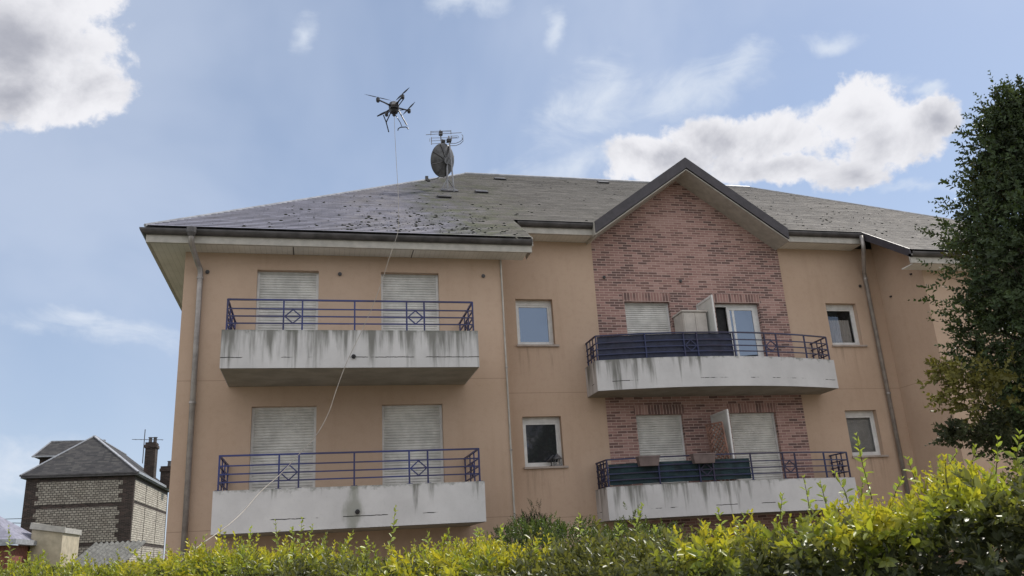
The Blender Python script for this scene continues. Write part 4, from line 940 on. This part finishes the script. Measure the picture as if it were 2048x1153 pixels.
P_, D_, N_, S_z, C_, st = shoots(base, dirn, Ls, .0185, rng.uniform(.031, .046, n)*np.interp(s, [6.5, 8.3], [1, 1.22]), col, tipc=tipc)
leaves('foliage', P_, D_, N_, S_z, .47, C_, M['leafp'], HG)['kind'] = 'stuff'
# filling leaves inside
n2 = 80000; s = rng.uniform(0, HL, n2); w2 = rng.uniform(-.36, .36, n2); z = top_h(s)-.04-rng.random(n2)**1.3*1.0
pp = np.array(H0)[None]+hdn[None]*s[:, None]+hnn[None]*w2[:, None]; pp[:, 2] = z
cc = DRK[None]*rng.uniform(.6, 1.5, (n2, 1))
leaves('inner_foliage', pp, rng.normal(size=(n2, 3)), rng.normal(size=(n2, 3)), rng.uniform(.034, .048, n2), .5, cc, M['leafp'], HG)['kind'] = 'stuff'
stem_mesh(st[::2], .0035, 'twigs', M['twig'], HG)['kind'] = 'stuff'
v = MB()
for i in range(34):
    p = H0+hd*(HL*(i+.5)/34)+hn*random.Random(i).uniform(-.15, .15); v.tube([p, p+Vector((.03, .02, .8)), p+Vector((-.02, .05, 1.5))], .022, 6, .008)
v.build('stems', M['bark'], HG)['kind'] = 'stuff'
# long sprigs standing above the top
def pxs(u, v, dep):  # a world point seen at (u,v) this far ahead; used once to lay out the sprigs
    d = pxdir(u, v); return np.array(CAM+d*(dep/d.dot(FW)))
sp = [(1745, 985, 1705, 865, 3.75), (1700, 1000, 1688, 940, 3.8), (1785, 985, 1800, 950, 3.6), (1835, 960, 1822, 925, 3.5), (1895, 940, 1888, 900, 3.4), (2030, 925, 2040, 862, 3.05), (1990, 950, 2000, 880, 3.2), (1620, 1010, 1614, 965, 3.9), (1655, 1000, 1640, 965, 3.9), (1560, 1035, 1562, 985, 4.1), (1445, 1060, 1437, 1010, 4.4), (1475, 1060, 1478, 1020, 4.4), (1275, 1070, 1264, 998, 4.7), (1410, 1060, 1412, 1042, 4.5), (1310, 1075, 1318, 1040, 4.7), (1240, 1070, 1236, 1045, 4.9), (1160, 1060, 1160, 1030, 5.0),
      (778, 1090, 795, 1020, 5.6), (690, 1100, 688, 1060, 5.7), (620, 1100, 618, 1050, 5.9), (560, 1095, 545, 1050, 6.0), (500, 1095, 498, 1055, 6.1), (600, 1085, 601, 1042, 5.9), (640, 1090, 645, 1065, 5.9), (590, 1080, 580, 1048, 5.9), (860, 1090, 850, 1075, 5.5), (960, 1070, 962, 1040, 5.3), (400, 1110, 402, 1080, 6.3), (340, 1120, 338, 1095, 6.5), (22, 1125, 18, 1062, 6.9), (95, 1130, 92, 1100, 6.8), (175, 1130, 170, 1105, 6.8), (240, 1135, 236, 1112, 6.6), (300, 1130, 296, 1108, 6.6), (730, 1100, 732, 1072, 5.6), (900, 1080, 898, 1062, 5.4), (1000, 1070, 1004, 1052, 5.2), (1870, 960, 1880, 930, 3.4), (1940, 930, 1950, 905, 3.3), (1720, 995, 1730, 965, 3.7)]
bs, ds, ls, sz, cl = [], [], [], [], []
for u0, v0, u1, v1, dep in sp:
    a, b_ = pxs(u0, v0+18, dep), pxs(u1, v1, dep-.05); bs.append(a); ds.append(b_-a); ls.append(np.linalg.norm(b_-a)); sz.append(.042 if dep < 4.5 else .045); cl.append(LIME*rng.uniform(.8, 1.25)+OLV*.3)
P_, D_, N_, S_z, C_, st = shoots(np.array(bs), np.array(ds), np.array(ls), .027, np.array(sz), np.array(cl), spread=1.3)
leaves('sprigs', P_, D_, N_, S_z, .42, C_, M['leafp'], HG)['kind'] = 'stuff'; stem_mesh(st, .0028, 'sprig_stems', M['twig'], HG)['kind'] = 'stuff'
# golden clumps of young growth
for cu, cv, dep, ru, rv, nn in ((960, 1095, 5.3, 95, 45, 330), (500, 1110, 6.1, 110, 38, 260), (1490, 1080, 4.25, 65, 32, 170), (1930, 950, 3.35, 45, 30, 110), (1800, 1030, 3.6, 110, 22, 150), (120, 1145, 6.8, 140, 28, 190), (650, 1110, 5.8, 60, 30, 90), (1690, 1045, 3.8, 60, 25, 90)):
    bs = []; ds = []
    for _ in range(nn):
        a = rng.normal(size=2)*.5; rr = rng.uniform(0, 1); bs.append(pxs(cu+a[0]*ru, cv+abs(a[1])*rv+.085*FPX/dep, dep+rng.uniform(-.25, .25))); ds.append(np.array([0, 0, 1])+rng.normal(size=3)*.38)
    k = np.array([YEL*rng.uniform(.85, 1.15)*.9+LIME*.15 for _ in bs])
    P_, D_, N_, S_z, C_, st = shoots(np.array(bs), np.array(ds), rng.uniform(.07, .15, len(bs)), .017, rng.uniform(.026, .038, len(bs)), k)
    leaves('golden_growth', P_, D_, N_, S_z, .5, C_, M['leafp'], HG)['kind'] = 'stuff'
# shrubs against the wall, beyond the hedge
def shrub(name, c, rx, rz, n, lsz, colr, m, label, cat):
    T = thing(name, (c[0], c[1], 0), label, cat); q = nrmv(rng.normal(size=(n, 3)))*rng.uniform(.55, 1, (n, 1))**.5
    lump = 1+.22*np.sin(q[:, :1]*7+1)*np.cos(q[:, 1:2]*6)+.12*np.sin(q[:, 2:]*13)
    base = np.array(c)[None]+q*lump*np.array([rx, rx*.8, rz])[None]; base[:, 2] = np.maximum(base[:, 2], .05)
    col = np.array(colr)[None]*rng.uniform(.6, 1.35, (n, 1))
    P_, D_, N_, S_z, C_, st = shoots(base, q+np.array([0, 0, .9])[None]+rng.normal(size=(n, 3))*.3, rng.uniform(.09, .2, n), .022, np.full(n, lsz), col)
    leaves('foliage', P_, D_, N_, S_z, .42, C_, m, T)['kind'] = 'stuff'
    v = MB(); 
    for i in range(7): v.tube([(c[0]+.05*i-.15, c[1], 0), (c[0]+.1*i-.3, c[1]+.05, c[2]*.6), (c[0]+(.22*i-.66)*rx, c[1], c[2])], .03, 6, .01)
    v.build('stems', M['bark'], T)['kind'] = 'stuff'
shrub('green_shrub', (6.05, -2.6, 1.35), .95, .82, 1500, .05, (.075, .12, .035), M['leafp'], 'rounded mid green shrub between the hedge and the ochre wall', 'shrub')
shrub('green_shrub', (7.4, -3.0, 1.25), .9, .80, 1300, .05, (.09, .13, .04), M['leafp'], 'lower green shrub right of the rounded one, under the lower bowed balcony', 'shrub')
shrub('dark_yew', (6.42, -.75, 1.55), .36, .86, 900, .034, (.03, .06, .022), M['leafc'], 'dark dense yew bush standing against the wall beside the left block', 'shrub')

# ------------------------------------------------------------------ tree on the right
TR = thing('tree', (10.9, -8.6, 0), 'tall dark leafy tree at the right edge in front of the building', 'tree')
tb = Vector((10.9, -8.6, 0)); v = MB(); v.tube([tb, tb+Vector((.05, 0, 1.2)), tb+Vector((-.05, .05, 2.8)), tb+Vector((.05, 0, 4.4)), tb+Vector((0, 0, 6.2))], .15, 10, .03); v.build('trunk', M['bark'], TR)
edge = [(1.95, 9.55), (2.35, 9.35), (2.6, 9.12), (2.9, 9.3), (3.3, 9.25), (3.7, 9.08), (4.1, 8.98), (4.6, 8.98), (5.0, 9.12), (5.4, 9.33), (5.8, 9.55), (6.1, 9.75), (6.4, 10.0), (6.8, 10.5)]
ez = np.array([e[0] for e in edge]); ex = np.array([e[1] for e in edge])
cl_c = []; lm = MB()
for i in range(540):
    z = rng.uniform(1.9, 6.55); R0 = max(.3, 10.9-np.interp(z, ez, ex)-.45-.08-.12*min(1, max(0, (z-4.6)/.6))-.3*max(0, z-5.2)); a = rng.uniform(0, 2*math.pi); rr = R0*math.sqrt(rng.uniform(.12, 1))*(.86+.12*math.sin(a*3+z*2.3))
    cx, cy = 10.9+math.cos(a)*rr, -8.6+math.sin(a)*rr*.95
    cl_c.append((cx, cy, z, rng.uniform(.16, .36)))
    if i % 4 == 0: lm.tube([(10.9, -8.6, z-.75), ((10.9+cx)/2, (-8.6+cy)/2, z-.35), (cx, cy, z)], .022, 5, .005)
lm.build('limbs', M['bark'], TR)['kind'] = 'stuff'
bs, ds, cs = [], [], []
for cx, cy, cz, cr in cl_c:
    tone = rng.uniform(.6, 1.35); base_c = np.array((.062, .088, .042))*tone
    if cz < 3.15 and cx < 9.7 or rng.random() < .06: base_c = np.array((.15, .15, .04))*tone*.8  # lower left clumps lightened in colour to look sunlit
    k = int(12+cr*60)
    q = nrmv(rng.normal(size=(k, 3)))*rng.uniform(.3, 1, (k, 1)); p = np.array([cx, cy, cz])[None]+q*cr*np.array([1, 1, .8])[None]
    out = np.array([cx-10.9, cy+8.6, .3]); bs.append(p); ds.append(q+nrmv(out)[None]*.7+np.array([0, 0, .25])[None]+rng.normal(size=(k, 3))*.35); cs.append(np.repeat(base_c[None], k, 0)*rng.uniform(.75, 1.3, (k, 1)))
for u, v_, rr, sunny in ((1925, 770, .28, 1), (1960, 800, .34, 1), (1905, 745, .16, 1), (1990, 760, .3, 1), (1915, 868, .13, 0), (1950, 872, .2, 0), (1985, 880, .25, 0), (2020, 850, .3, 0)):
    q = pxs(u, v_, 8.7); k = int(20+rr*90); bc = np.array((.17, .16, .045)) if sunny else np.array((.06, .07, .035))  # sunlit look of the low spray put into its leaf colour
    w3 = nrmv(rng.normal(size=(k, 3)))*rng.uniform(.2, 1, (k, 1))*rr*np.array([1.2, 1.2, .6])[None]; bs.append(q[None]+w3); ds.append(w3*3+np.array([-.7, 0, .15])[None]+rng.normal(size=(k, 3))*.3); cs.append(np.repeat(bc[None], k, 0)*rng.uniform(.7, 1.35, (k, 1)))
# twigs that break the outline
for z in np.arange(2.1, 6.8, .055):
    for _ in range(3):
        x = np.interp(z, ez, ex); a = math.pi+rng.normal()*.7; R0 = (10.9-x-.25)*rng.uniform(.7, .86)
        bs.append(np.array([[10.9+math.cos(a)*R0, -8.6+math.sin(a)*R0, z]])); ds.append(np.array([[math.cos(a)*.8, math.sin(a)*.8, .9*rng.uniform(-.2, 1)]])); cs.append(np.array([[.045, .07, .025]])*(3.0 if 2.2 < z < 3.1 else 1))  # low twigs brightened in colour to match the painted sunlight
bs, ds, cs = np.concatenate(bs), np.concatenate(ds), np.concatenate(cs); k = len(bs)
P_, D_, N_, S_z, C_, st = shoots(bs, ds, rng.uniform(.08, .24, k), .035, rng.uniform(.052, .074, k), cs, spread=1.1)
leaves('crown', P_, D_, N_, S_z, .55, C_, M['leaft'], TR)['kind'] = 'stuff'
stem_mesh(st[::3], .004, 'crown_twigs', M['bark'], TR)['kind'] = 'stuff'
print('tree leaves', len(P_))
